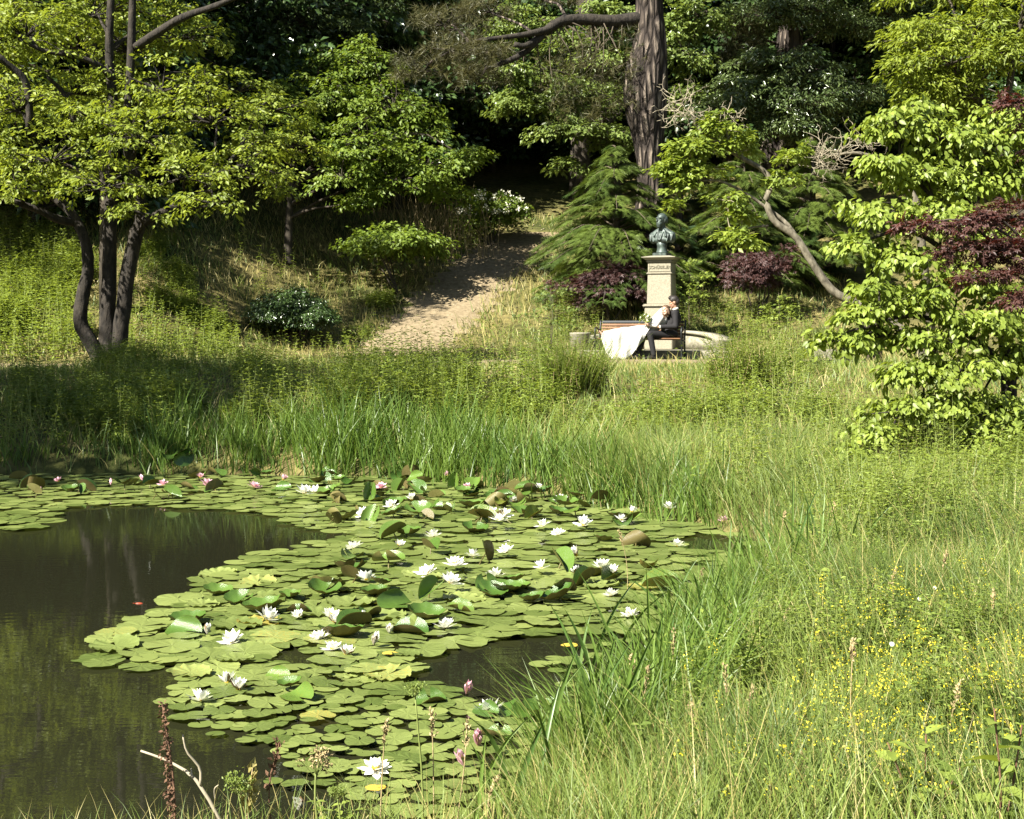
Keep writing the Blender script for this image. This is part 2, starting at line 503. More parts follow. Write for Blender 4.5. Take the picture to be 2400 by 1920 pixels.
# ------------------------------------------------------------------ foliage tools
LEAF = (np.array([(0, 0, 0), (0.27, 0.45, 0.07), (0, 1, -0.12), (-0.27, 0.45, 0.07)]), np.array([(0, 1, 2), (0, 2, 3)]))
LEAF_N = (LEAF[0] * np.array((0.62, 1, 1)), LEAF[1])
LEAF6 = (np.array([(0, 0, 0), (0, 0.5, -0.03), (0, 1.03, -0.2), (0.27, 0.28, 0.07), (0.26, 0.64, 0.0), (-0.27, 0.28, 0.07), (-0.26, 0.64, 0.0)]),
         np.array([(0, 3, 1), (1, 3, 4), (1, 4, 2), (0, 1, 5), (1, 6, 5), (1, 2, 6)]))


def _palmate(n=5, w=0.12):
    V, T = [], []
    for k in range(n):
        a = R(-125 + 250 * k / (n - 1))
        ln = 1.0 - 0.45 * abs(k - (n - 1) / 2) / ((n - 1) / 2)
        d = np.array((math.sin(a), math.cos(a), 0)); s = np.array((math.cos(a), -math.sin(a), 0))
        i = len(V)
        o = np.array((0, 0.3, 0))
        V += [o, o + d * ln * 0.45 * 0.75 + s * w, o + d * ln * 0.75 + np.array((0, 0, -0.14)), o + d * ln * 0.45 * 0.75 - s * w]
        T += [(i, i + 1, i + 2), (i, i + 2, i + 3)]
    return np.array(V), np.array(T)


PALM = _palmate()


def _frond(n=7):
    """flat feathery conifer spray with hanging tips"""
    V, T = [], []
    for k in range(n):
        t = k / (n - 1)
        for s in (-1, 1):
            i = len(V)
            ln = 0.36 * (1 - t) + 0.08
            o = np.array((0, t * 0.9, -0.22 * t * t))
            d = nrm(np.array((s * 0.85, 0.62, -0.22)))
            q = np.array((-s * 0.02, 0.032, 0))
            V += [o - q, o + d * ln, o + q]
            T += [(i, i + 1, i + 2) if s > 0 else (i, i + 2, i + 1)]
    i = len(V)
    V += [(-0.012, 0, 0), (0.012, 0, 0), (0, 1.05, -0.28)]
    T += [(i, i + 1, i + 2)]
    return np.array(V), np.array(T)


FROND = _frond()


def _tuft(n=16):
    V, T = [], []
    g = np.random.default_rng(3)
    for k in range(n):
        d = nrm(np.array((g.normal() * 0.75, 0.35 + g.random(), g.normal() * 0.75)))
        s = nrm(np.cross(d, g.normal(size=3))) * 0.022
        i = len(V)
        o = np.array((0, g.random() * 0.3, 0))
        V += [o - s, o + s, o + d * (0.8 + 0.3 * g.random())]
        T += [(i, i + 1, i + 2)]
    return np.array(V), np.array(T)


TUFT = _tuft()


def rand_dirs(n, zmin=-0.5):
    z = rng.uniform(zmin, 1, n)
    a = rng.uniform(0, 2 * math.pi, n)
    r = np.sqrt(np.maximum(0, 1 - z * z))
    return np.stack([r * np.cos(a), r * np.sin(a), z], -1)


def sprays(acc, C, OUT, L, W, m, tmpl, leaf, droop=0.25, flat=1.0, jit=0.35, hue=None, drop_leaf=0.3):
    """flat leafy twigs: C centres, OUT outward directions, m leaves on each"""
    ns = len(C)
    if ns == 0: return
    h = OUT.copy(); h[:, 2] *= 0.35
    a = nrm(h + 0.45 * rng.standard_normal((ns, 3)) * np.array((1, 1, 0.35)) + np.array((0, 0, -droop)))
    up = nrm(np.array((0, 0, flat)) + 0.55 * OUT + 0.25 * rng.standard_normal((ns, 3)))
    bdir = nrm(np.cross(a, up)); nn = np.cross(bdir, a)
    t = rng.uniform(0, 1, (ns, m)); s = np.where(rng.random((ns, m)) < 0.5, -1.0, 1.0)
    Ls = L * rng.uniform(0.7, 1.3, ns)
    wid = W * (1.1 - 0.75 * t) * rng.random((ns, m)) * s
    pos = (C[:, None] + a[:, None] * (Ls[:, None] * (t - 0.4))[..., None] + bdir[:, None] * wid[..., None]
           + nn[:, None] * (0.10 * L * rng.standard_normal((ns, m)))[..., None] + np.array((0, 0, -1.0)) * (0.35 * droop * L * t * t)[..., None])
    phi = R(38) * s * rng.uniform(0.3, 1.7, (ns, m))
    f = a[:, None] * np.cos(phi)[..., None] + bdir[:, None] * np.sin(phi)[..., None] + np.array((0, 0, -drop_leaf)) + 0.25 * rng.standard_normal((ns, m, 3))
    u = nn[:, None] + jit * rng.standard_normal((ns, m, 3))
    sc = leaf * rng.uniform(0.65, 1.2, (ns, m))
    hu = rng.random(ns) if hue is None else hue
    r = np.clip(0.55 * hu[:, None] + 0.45 * rng.random((ns, m)), 0, 1)
    acc.inst(tmpl[0], tmpl[1], pos.reshape(-1, 3), f.reshape(-1, 3), u.reshape(-1, 3), sc.ravel(), r.ravel())


def crown_blob(acc, tw, c, r, nsub, nspray, m, leaf, tmpl=LEAF, flat=0.45, sub=0.42, L=3.2, W=1.6, droop=0.25, zmin=-0.45, jit=0.35, twigs=True, tr=0.012, inner=0.5, drop_leaf=0.3, hbase=0.5):
    """one lobe of a crown: flattened tiers of leafy twigs spread through the lobe"""
    c = np.asarray(c, float); r = np.asarray(r, float)
    d = rand_dirs(nsub, zmin)
    rad = rng.uniform(0.12, 1.0, nsub) ** 0.5 * rng.uniform(0.9, 1.22, nsub)
    sc = c + d * r * rad[:, None]
    for k in range(nsub):
        rr = r.mean() * sub * rng.uniform(0.55, 1.3) * np.array((1, 1, flat * rng.uniform(.6, 1.2)))
        dd = rand_dirs(nspray, -0.6)
        sp = sc[k] + dd * rr * (rng.uniform(0.25, 1.0, (nspray, 1)) ** 0.6)
        o = nrm(dd * np.array((1, 1, 0.6)) + 0.7 * d[k])
        hue = np.clip(hbase + 0.22 * rng.standard_normal() + 0.15 * rng.standard_normal(nspray), 0, 1)
        sprays(acc, sp, o, leaf * L, leaf * W, m, tmpl, leaf, droop, 1.0, jit, hue, drop_leaf)
        if twigs:
            mid = 0.5 * (c + sc[k]) + rng.normal(0, 0.06, 3) * r.mean() + np.array((0, 0, 0.06 * r.mean()))
            tw.tube(np.array([c, mid, sc[k]]), np.array((tr * 1.6, tr * 1.1, tr * 0.5)), 4, False)
            for q in range(0, nspray, 2):
                tw.tube(np.array([sc[k] + 0.2 * rr * rng.standard_normal(3), sp[q]]), np.array((tr * 0.45, tr * 0.2)), 3, False)


def limb_to(tw, trunk, c, r0, r1, sides=6, bend=0.18):
    """a limb from the nearest fitting point of the trunk line to c"""
    c = np.asarray(c, float)
    best = None
    for line in trunk:
        dist = np.linalg.norm(line - c, axis=1) + 1.2 * np.maximum(0, line[:, 2] - c[2] + 0.3)
        k = int(np.argmin(dist))
        if best is None or dist[k] < best[0]: best = (dist[k], line[k])
    a = best[1]
    ln = np.linalg.norm(c - a)
    m1 = a + (c - a) * 0.35 + np.array((0, 0, bend * ln * 0.5)) + rng.normal(0, 0.05 * ln, 3)
    m2 = a + (c - a) * 0.7 + np.array((0, 0, bend * ln * 0.6)) + rng.normal(0, 0.05 * ln, 3)
    pts = smooth_path([a, m1, m2, c], 9)
    tw.tube(pts, np.linspace(r0, r1, 9), sides, False)
    return pts


def px_path(pts, n=None):
    w = np.array([P(*p) for p in pts])
    return smooth_path(w, n or max(8, 3 * len(pts)))


def bl(px, py, Y, rx, ry, rz=None):
    k = mpp(Y)
    return P(px, py, Y), np.array((rx * k, (rz if rz is not None else rx * k * 0.8), ry * k))


def make_tree(name, label, cat, trunks, blobs, leafmat, barkmat, leaf=0.1, nsub=14, nspray=9, m=12, tmpl=LEAF, sides=9, wob=0.03, limb=(0.05, 0.015), group=None, twigmat=None, limbs=True, ridge=0.0, limbmat=None, **kw):
    """trunks: list of (line, r0, r1); blobs: list of (centre, radii)"""
    base = trunks[0][0][0]
    root = empty(name, base)
    T, B, Lf = Acc(), Acc(), Acc()
    lims = []
    for ln, r0, r1 in trunks:
        rr = np.linspace(r0, r1, len(ln)) if np.isscalar(r0) else np.interp(np.linspace(0, 1, len(ln)), np.linspace(0, 1, len(r0)), r0)
        if ln is trunks[0][0]: rr = rr * (1 + 0.5 * np.exp(-np.arange(len(ln)) / 1.2))
        if ln is trunks[0][0]:
            T.tube(ln - base, rr, sides, True, wob, ridge=ridge)
        else:
            Lm = Acc(); Lm.tube(ln - base, rr, min(sides, 12), True, min(wob, .03) + .025)
            lims.append(Lm)
    lines = [ln - base for ln, _, _ in trunks]
    av = np.mean([np.prod(r) ** (1 / 3) for _, r in blobs])
    for c, r in blobs:
        c = c - base
        if limbs: limb_to(B, lines, c, limb[0], limb[1])
        f = max(0.35, (np.prod(r) ** (1 / 3) / av) ** 1.6)
        crown_blob(Lf, B, c, r, max(3, int(nsub * f)), nspray, m, leaf, tmpl, **kw)
    tk = T.build('trunk', barkmat, root, True)
    for Lm in lims: Lm.build('limb', limbmat or barkmat, tk, True)
    if B.v: tag(B.build('branches', twigmat or barkmat, root, True), None, None, None, 'stuff')
    tag(Lf.build('crown', leafmat, root), None, None, None, 'stuff')
    return tag(root, label, cat, group)


def copy_tree(o, parent=None):
    c = o.copy()
    COL.objects.link(c)
    c.parent = parent
    for ch in o.children: copy_tree(ch, c)
    return c


# ------------------------------------------------------------------ trees
def gz(x, y):
    return float(hgt(x, y))


def root_line(px, py, Y, up):
    """trunk line that starts on the ground below the given pixel"""
    p = P(px, py, Y)
    return np.array((p[0], p[1], gz(p[0], p[1]) - 0.05))


# the many-stemmed tree on the left bank
Y1 = 25.0
A = px_path([(240, 858, Y1), (212, 800, Y1), (188, 758, Y1), (194, 690, Y1), (206, 640, Y1), (204, 585, Y1), (186, 530, Y1), (160, 492, Y1), (100, 440, Y1), (45, 380, 24.6)], 26)
A2 = px_path([(176, 522, Y1), (130, 512, 24.8), (85, 490, 24.6), (20, 470, 24.4), (-60, 440, 24)], 14)
Bm = px_path([(256, 858, Y1 + .1), (252, 760, Y1 + .1), (256, 640, Y1 + .1), (258, 530, Y1 + .1), (264, 400, Y1 + .2), (268, 280, Y1 + .2), (258, 170, Y1 + .3), (256, 90, Y1 + .3), (262, -40, Y1 + .3)], 26)
Cr = px_path([(276, 858, Y1), (284, 770, Y1 - .1), (298, 650, Y1 - .1), (316, 560, Y1 - .1), (330, 515, Y1 - .1), (322, 440, Y1), (300, 330, Y1), (304, 200, Y1), (308, 100, Y1), (312, -60, Y1)], 26)
C2 = px_path([(328, 522, Y1 - .1), (356, 512, Y1 - .2), (392, 492, Y1 - .3), (440, 470, Y1 - .5), (500, 430, Y1 - .7), (560, 390, Y1 - 1)], 14)
C3 = px_path([(318, 112, Y1), (370, 76, Y1 - .1), (430, 40, Y1 - .2), (500, 16, Y1 - .3), (570, -14, Y1 - .4), (660, -60, Y1 - .5)], 14)
C4 = px_path([(266, 190, Y1 + .3), (230, 152, Y1), (170, 130, Y1 - .2), (105, 120, Y1 - .4), (40, 90, Y1 - .6)], 12)
C5 = px_path([(70, 300, 24.4), (68, 240, 24.4), (60, 190, 24.3), (30, 160, 24.2), (-20, 120, 24)], 10)
C6 = px_path([(176, 290, Y1), (150, 220, Y1), (110, 180, Y1 - .2)], 8)
blobs = [bl(*b) for b in (
    (60, 90, 25, 130, 95), (210, 40, 26, 110, 80), (40, 260, 24.5, 110, 90), (170, 220, 25.5, 100, 80), (380, 215, 25, 120, 85), (330, 330, 24.2, 120, 90),
    (500, 290, 25, 130, 80), (120, 380, 24.4, 120, 90), (250, 440, 23.9, 110, 65), (420, 420, 23.6, 120, 65), (560, 400, 24.5, 110, 80), (500, 480, 23.4, 80, 35),
    (40, 450, 24, 90, 60), (420, 90, 26.5, 100, 70), (620, 330, 26, 90, 70), (300, 120, 27, 120, 90), (-60, 330, 25, 110, 120), (-40, 120, 25, 120, 120),
    (120, -120, 26, 200, 110), (360, -120, 26, 180, 110), (240, -260, 26, 200, 90), (330, 500, 23.8, 70, 30), (560, 215, 27, 70, 50), (640, 260, 26.5, 80, 50), (690, 340, 26.2, 70, 45), (640, 440, 25, 70, 35), (480, 200, 26, 90, 50), (230, 300, 24.6, 100, 70))]
make_tree('spreading_tree', 'many-stemmed spreading tree with bright yellow-green leaves on the left bank', 'tree',
          [(Bm, 0.15, 0.06), (A, 0.145, 0.06), (Cr, 0.145, 0.06), (A2, 0.08, 0.04), (C2, 0.09, 0.04), (C3, 0.085, 0.03), (C4, 0.06, 0.03), (C5, 0.07, 0.05), (C6, 0.05, 0.03)],
          blobs, M['lime'], M['bark'], leaf=0.105, nsub=17, nspray=6, m=9, sides=14, wob=0.05, limb=(0.035, 0.012), flat=0.22, sub=0.38, hbase=0.65, jit=0.45)

# the rounder magnolia in the middle
Y2 = 38.2
t = px_path([(676, 640, Y2), (676, 560, Y2), (680, 470, Y2), (688, 380, Y2), (700, 300, Y2)], 14)
t2 = px_path([(682, 450, Y2), (740, 380, Y2), (830, 300, Y2), (920, 250, Y2)], 10)
t3 = px_path([(684, 440, Y2), (630, 360, Y2), (600, 280, Y2)], 10)
t[0] = (t[0][0], t[0][1], gz(t[0][0], t[0][1]) - .05)
blobs = [bl(b[0], b[1], b[2] + 7, b[3], b[4]) for b in ((700, 330, 30, 90, 70), (640, 250, 31, 80, 65), (760, 240, 31, 90, 70), (860, 160, 32, 85, 70), (920, 260, 31, 95, 80), (860, 340, 30, 100, 70),
                          (990, 310, 31, 60, 45), (1000, 390, 30.5, 90, 55), (1090, 370, 30.5, 55, 35), (930, 430, 30, 90, 55), (800, 420, 29.5, 80, 60), (1040, 460, 31, 60, 40),
                          (840, 470, 30, 60, 35), (760, 150, 33, 70, 55))]
make_tree('magnolia_tree', 'rounded mid-green broadleaf tree left of the hillside path', 'tree', [(t, 0.12, 0.07), (t2, 0.07, 0.03), (t3, 0.06, 0.03)], blobs,
          M['mid'], M['bark_dark'], leaf=0.145, nsub=20, nspray=7, m=9, limb=(0.05, 0.016), flat=0.36, hbase=0.65, sub=0.36)


def shrub(name, label, px, py, Y, rx, ry, leafmat, leaf=0.1, nsub=16, nspray=8, m=12, tmpl=LEAF, cat='shrub', barkmat=None, lobes=5, stems=5, sink=0.0, **kw):
    c, r = bl(px, py, Y, rx, ry)
    base = np.array((c[0], c[1], gz(c[0], c[1]) - 0.03))
    tr = []
    for k in range(stems):
        a = rng.uniform(0, 6.28)
        tip = c + np.array((math.cos(a) * r[0] * 0.5, math.sin(a) * r[1] * 0.4, r[2] * rng.uniform(-0.2, 0.4)))
        tr.append((smooth_path([base + np.array((math.cos(a), math.sin(a), 0)) * 0.06, (base + tip) / 2 + rng.normal(0, 0.06, 3), tip], 7), 0.025, 0.01))
    bs = []
    for k in range(lobes):
        d = rand_dirs(1, -0.4)[0]
        bs.append((c + d * r * 0.52, r * rng.uniform(0.42, 0.6)))
    bs.append((c, r * 0.62))
    return make_tree(name, label, cat, tr, bs, leafmat, barkmat or M['bark_dark'], leaf=leaf, nsub=nsub, nspray=nspray, m=m, tmpl=tmpl, sides=5, limb=(0.015, 0.006), tr=0.006, **kw)


shrub('low_shrub', 'low bright green broadleaf shrub beside the top of the grassy slope', 935, 580, 37.0, 150, 60, M['mid'], 0.14, 11, 6, 9, lobes=9, flat=0.5, hbase=0.75)
shrub('dense_shrub', 'dense small-leaved dark green shrub on the dry slope', 697, 742, 33.4, 118, 62, M['gloss'], 0.085, 30, 10, 13, lobes=9, tmpl=LEAF_N, hbase=0.8)
s3 = shrub('flowering_shrub', 'shrub with white blossom at the head of the dirt path', 1150, 515, 41.3, 95, 70, M['mid'], 0.11, 10, 7, 9, lobes=8)
wf = Acc()
c, r = bl(1150, 495, 41.0, 70, 50)
d = rand_dirs(44, -0.2)
for q in c + d * r * rng.uniform(0.5, 1.25, (44, 1)) - np.array(s3.location):
    n_ = 10
    wf.inst(LEAF[0], LEAF[1], q + 0.045 * rng.standard_normal((n_, 3)), rng.standard_normal((n_, 3)), rng.standard_normal((n_, 3)) + np.array((0, -1, 1)), np.full(n_, 0.075), rng.random(n_))
tag(wf.build('blossom', M['cream'], s3), None, None, None, 'stuff')

# dry brown stalks under the magnolia
ds = Acc()
c = P(1010, 540, 40.0); base = np.array((c[0], c[1], gz(c[0], c[1])))
for k in range(150):
    o = rng.normal(0, 1, 3) * np.array((0.75, 0.4, 0)); h = rng.uniform(0.9, 2.3); q = rng.normal(0, 0.28, 3) * h * np.array((1, 1, 0.2))
    ds.tube(np.array([o, o + np.array((0, 0, h * 0.5)) + q * 0.3, o + np.array((0, 0, h)) + q]), np.array((0.010, 0.007, 0.003)), 3, False)
dsr = empty('dry_thicket', base); ds.build('stems', M['straw'], dsr)
tag(dsr, 'thicket of dry brown stalks under the rounded green tree', 'shrub')

# tall pine with the long level limb
YP = 38.0
pl = px_path([(1522, 560, YP), (1522, 480, YP), (1524, 400, YP), (1520, 330, YP), (1516, 270, YP), (1514, 215, YP), (1518, 150, YP), (1524, 90, YP), (1522, 30, YP), (1522, -60, YP), (1530, -250, YP), (1540, -520, YP)], 44)
pl[0] = (pl[0][0], pl[0][1], gz(pl[0][0], pl[0][1]) - .1)
rp_ = np.array((0.40, 0.36, 0.33, 0.40, 0.53, 0.58, 0.52, 0.42, 0.36, 0.34, 0.28, 0.16))
lb1 = px_path([(1512, 42, YP), (1440, 50, YP - .3), (1360, 46, YP - .6), (1310, 52, YP - .8), (1270, 82, YP - 1), (1235, 118, YP - 1.2), (1195, 142, YP - 1.4), (1140, 160, YP - 1.6)], 22)
lb2 = px_path([(1325, 40, YP - .7), (1290, 66, YP - 1), (1240, 80, YP - 1.3), (1180, 88, YP - 1.5), (1100, 100, YP - 1.7), (1020, 140, YP - 2)], 16)
lb3 = px_path([(1490, 110, YP), (1470, 80, YP - .2), (1430, 64, YP - .4), (1400, 50, YP - .5)], 8)
lb4 = px_path([(1260, 90, YP - 1), (1230, 108, YP - 1.4), (1205, 104, YP - 1.5)], 7)
up1 = px_path([(1530, -200, YP), (1400, -240, YP - 1), (1200, -200, YP - 2), (1060, -120, YP - 2.5)], 12)
up2 = px_path([(1535, -260, YP), (1680, -330, YP + .5), (1850, -300, YP + 1), (1960, -220, YP)], 12)
blobs = [bl(*b) for b in ((1150, 30, 38.4, 75, 45), (1080, 130, 36, 85, 60), (990, 170, 36, 75, 55), (1120, 200, 36.4, 80, 55), (1040, 60, 37, 90, 60), (1260, -10, 38.5, 80, 35), (1140, 130, 37.2, 60, 40),
                          (1420, -160, 38, 110, 60), (1620, -260, 38, 150, 80), (1560, -420, 38, 200, 100))]
pine = make_tree('pine_tree', 'tall pine with furrowed trunk and one long level limb', 'tree',
                 [(pl, rp_, 0), (lb1, 0.19, 0.05), (lb2, 0.11, 0.03), (lb3, 0.04, 0.02), (lb4, 0.08, 0.07), (up1, 0.14, 0.05), (up2, 0.14, 0.05)],
                 blobs, M['needle'], M['bark_pine'], limbmat=M['bark'], leaf=0.25, nsub=13, nspray=8, m=3, tmpl=TUFT, sides=56, wob=0.008, ridge=0.045, limb=(0.05, 0.015), flat=0.8, jit=0.8, L=1.6, W=0.9, drop_leaf=-0.15)
tw = Acc()
for k in range(26):                                     # thin hanging twigs below the limb
    q = lb1[rng.integers(2, 14)] - np.array(pine.location)
    e = q + np.array((rng.normal(0, 0.45), rng.normal(-0.2, 0.3), -rng.uniform(0.5, 1.6)))
    tw.tube(smooth_path([q, (q + e) / 2 + rng.normal(0, 0.15, 3), e], 6), np.linspace(0.022, 0.006, 6), 4, False)
    cc = e
tw.build('hanging_twigs', M['twig'], pine)
nf = Acc()
for c_, r_ in (bl(1400, 120, 37.2, 110, 45), bl(1330, 170, 37.2, 70, 40), bl(1350, 250, 37.4, 60, 50), bl(1440, 200, 37.5, 45, 60)):
    n_ = 110
    pos = c_ + rng.uniform(-1, 1, (n_, 3)) * r_ - np.array(pine.location)
    nf.inst(TUFT[0], TUFT[1], pos, rng.standard_normal((n_, 3)), rng.standard_normal((n_, 3)), rng.uniform(0.18, 0.3, n_), rng.random(n_))
tag(nf.build('sparse_needles', M['needle'], pine), None, None, None, 'stuff')

# second pine trunk, half hidden
pl2 = px_path([(1800, 480, 44), (1806, 400, 44), (1818, 320, 44), (1836, 220, 44), (1850, 100, 44), (1862, -40, 44), (1870, -300, 44), (1880, -560, 44)], 26)
pl2[0][2] = gz(pl2[0][0], pl2[0][1]) - .1
blobs = [bl(*b) for b in ((1960, -300, 44, 130, 70), (1880, -420, 44, 160, 90), (1750, 70, 43, 45, 55), (1740, 120, 42.6, 40, 45), (2080, -340, 44, 120, 80))]
make_tree('pine_tree', 'second pine trunk half hidden behind glossy evergreen leaves', 'tree', [(pl2, 0.55, 0.25)], blobs, M['needle'], M['bark_pine'], leaf=0.33, nsub=14, nspray=10, m=4,
          tmpl=TUFT, sides=40, wob=0.01, ridge=0.05, flat=0.8, jit=0.8, L=1.6, W=0.9, drop_leaf=-0.15)

# sunlit maple behind the pine
t = px_path([(1440, 470, 42), (1430, 380, 42), (1420, 280, 42), (1400, 150, 42), (1380, 0, 42)], 14); t[0][2] = gz(t[0][0], t[0][1]) - .05
blobs = [bl(*b) for b in ((1200, 170, 41, 60, 40), (1290, 210, 41, 80, 50), (1230, 255, 41, 80, 32), (1390, 250, 41, 80, 60), (1340, 310, 40.5, 80, 45), (1430, 330, 40.5, 65, 50), (1320, 400, 40.5, 40, 30), (1410, 150, 42, 80, 55),
                          (1450, 60, 42, 70, 60), (1340, 110, 42, 70, 45), (1230, 60, 43, 80, 60), (1600, 120, 42, 60, 100), (1640, 40, 42, 60, 60), (1620, 240, 42, 55, 60))]
make_tree('maple_tree', 'sunlit maple with drooping leaf tiers behind the tall pine trunk', 'tree', [(t, 0.22, 0.12)], blobs, M['maple'], M['bark_dark'], leaf=0.16, nsub=19, nspray=8, m=9, flat=0.34, hbase=0.8, sub=0.4)

# glossy evergreens
t = px_path([(1880, 520, 43), (1880, 400, 43), (1870, 250, 43), (1860, 80, 43), (1850, -80, 43)], 14); t[0][2] = gz(t[0][0], t[0][1]) - .05
blobs = [bl(*b) for b in ((1800, 40, 42, 90, 50), (1900, 20, 42, 90, 50), (1990, 60, 43, 70, 45), (1790, 150, 41.5, 70, 45), (1870, 180, 41.5, 90, 55), (1780, 230, 41, 80, 45), (1900, 250, 41, 100, 45), (1980, 230, 42, 70, 50), (1850, 310, 41, 80, 40), (1720, 200, 41.5, 60, 35), (1690, 260, 41, 70, 35), (1930, 330, 41.5, 70, 35), (1950, -80, 43, 170, 80), (2100, 40, 44, 90, 70))]
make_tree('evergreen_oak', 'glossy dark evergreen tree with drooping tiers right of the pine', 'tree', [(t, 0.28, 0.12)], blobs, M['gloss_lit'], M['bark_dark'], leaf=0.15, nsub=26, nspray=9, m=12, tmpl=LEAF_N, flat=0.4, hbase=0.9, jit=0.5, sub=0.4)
t = px_path([(640, 520, 44), (650, 400, 44), (650, 250, 44), (660, 80, 44), (670, -80, 44)], 14); t[0][2] = gz(t[0][0], t[0][1]) - .05
blobs = [bl(*b) for b in ((480, 60, 42, 90, 70), (580, 100, 41.5, 100, 65), (690, 60, 41.5, 110, 70), (800, 90, 42, 100, 60), (560, 190, 41.5, 90, 55), (880, 30, 43, 90, 50), (660, 170, 42, 80, 40), (420, 180, 43, 80, 60), (620, -60, 42, 220, 90), (860, 140, 43, 70, 40), (500, 260, 42.5, 90, 50), (850, -90, 43, 160, 80), (950, 100, 44, 70, 70), (940, 230, 44, 60, 50))]
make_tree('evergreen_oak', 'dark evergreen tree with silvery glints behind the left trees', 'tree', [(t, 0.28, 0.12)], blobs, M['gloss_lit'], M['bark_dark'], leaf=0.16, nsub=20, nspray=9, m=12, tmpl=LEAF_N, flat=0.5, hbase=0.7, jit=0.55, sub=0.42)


# hemlocks
def hemlock(label, px, py_base, Y, py_top, half, side_bias=0.0, mat='hemlock', n=46, hb=0.6, size=0.42):
    p = P(px, py_base, Y); zb = gz(p[0], p[1])
    top = P(px, py_top, Y)[2]; rad = half * mpp(Y)
    root = empty('hemlock_tree', (p[0], p[1], zb - 0.05))
    T, B, Lf = Acc(), Acc(), Acc()
    H = top - zb
    T.tube(np.array([(0, 0, 0), (0.03, 0, H * 0.5), (0, 0, H * 0.98)]), np.array((0.14, 0.09, 0.01)), 8, True)
    for k in range(n):
        t_ = (k + rng.random()) / n
        z = H * (0.06 + 0.92 * t_)
        a = rng.uniform(0, 6.283)
        ln = rad * (1 - t_) ** 0.8 * rng.uniform(0.65, 1.15) + 0.15
        d = np.array((math.cos(a) + side_bias, math.sin(a), 0)); d = d / max(0.6, np.linalg.norm(d))
        pts = np.array([(0, 0, z), d * ln * 0.5 + (0, 0, z + ln * 0.14), d * ln + (0, 0, z - ln * 0.12)])
        sp = smooth_path(pts, 10)
        B.tube(sp, np.linspace(0.028, 0.006, 10), 4, False)
        cnt = int(22 + ln * 62)
        ti = rng.uniform(0.18, 1.0, cnt) ** 0.8
        pos = np.stack([np.interp(ti, np.linspace(0, 1, 10), sp[:, q]) for q in range(3)], -1)
        sd = np.array((-d[1], d[0], 0)) * np.where(rng.random(cnt) < .5, -1, 1)[:, None]
        f = d * 0.8 + sd * rng.uniform(0.1, 1.1, (cnt, 1)) + np.array((0, 0, -0.30)) + 0.15 * rng.standard_normal((cnt, 3))
        pos = pos + sd * rng.uniform(0, 0.16, (cnt, 1)) * ln
        Lf.inst(FROND[0], FROND[1], pos, f, np.array((0, 0, 1.0)) + 0.3 * rng.standard_normal((cnt, 3)), size * rng.uniform(0.6, 1.15, cnt) * (0.7 + 0.3 * (1 - ti)),
                np.clip(hb * 0.6 + 0.2 * rng.standard_normal() + 0.35 * rng.random(cnt), 0, 1))
    T.build('trunk', M['bark_dark'], root, True); B.build('branches', M['twig'], root)
    tag(Lf.build('crown', M[mat], root), None, None, None, 'stuff')
    return tag(root, label, 'conifer')


hemlock('feathery hemlock with drooping sprays left of the bronze bust', 1440, 690, 36.4, 330, 255, -0.3, n=84, size=0.36)
hemlock('feathery hemlock with hanging sprays right of the bronze bust', 1740, 690, 37.4, 320, 210, 0.1, n=76, hb=0.55, size=0.36)
hemlock('darker hemlock behind the leaning pale trunk', 1900, 720, 38.0, 310, 190, 0.0, n=64, hb=0.6, size=0.36)
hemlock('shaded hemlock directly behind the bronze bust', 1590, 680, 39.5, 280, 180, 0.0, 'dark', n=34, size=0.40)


# big-leaved dogwood at the right
YD = 13.0
t = px_path([(2372, 1100, YD), (2366, 1000, YD), (2364, 880, YD), (2350, 760, YD), (2310, 640, YD), (2280, 520, YD), (2260, 400, YD)], 18)
t[0][2] = gz(t[0][0], t[0][1]) - .05
t2 = px_path([(2362, 860, YD), (2260, 780, YD - .3), (2140, 740, YD - .6), (2020, 770, YD - .8)], 10)
t3 = px_path([(2366, 960, YD), (2260, 960, YD - .5), (2130, 1000, YD - .9), (2010, 1070, YD - 1.1)], 10)
t4 = px_path([(2340, 740, YD), (2240, 610, YD - .2), (2130, 540, YD - .4), (2040, 560, YD - .5)], 10)
t5 = px_path([(2300, 600, YD), (2200, 480, YD), (2110, 380, YD)], 8)
t6 = px_path([(2366, 900, YD), (2440, 780, YD), (2480, 600, YD)], 8)
blobs = [bl(*b) for b in ((2110, 300, 13, 70, 50), (2210, 330, 13, 80, 55), (2330, 320, 13, 90, 60), (2070, 390, 12.9, 65, 35), (2170, 420, 13, 90, 45), (2300, 430, 13, 100, 55), (2400, 420, 13, 80, 60),
                          (2080, 500, 12.7, 85, 40), (2200, 520, 12.7, 90, 45), (2320, 560, 12.7, 90, 50), (2040, 580, 12.6, 60, 28), (2140, 610, 12.5, 100, 35), (2250, 660, 12.5, 90, 45),
                          (2060, 680, 12.4, 70, 30), (2150, 720, 12.4, 90, 35), (2010, 740, 12.3, 60, 30), (1960, 800, 12.2, 65, 32), (2060, 790, 12.3, 80, 30), (2170, 800, 12.3, 90, 35), (2280, 760, 12.4, 90, 50), (2380, 720, 12.8, 80, 70),
                          (2160, 880, 12.1, 90, 32), (2260, 870, 12.2, 90, 45), (2360, 850, 12.5, 80, 60), (2120, 960, 12.0, 80, 30), (2230, 950, 12.1, 90, 35), (2050, 1010, 11.9, 65, 26), (1995, 1060, 11.8, 50, 26), (2330, 970, 12.2, 80, 50), (2300, 1040, 12.0, 60, 35), (2390, 1000, 12.3, 60, 50),
                          (2150, 250, 13.2, 40, 30), (2400, 280, 13.2, 60, 50))]
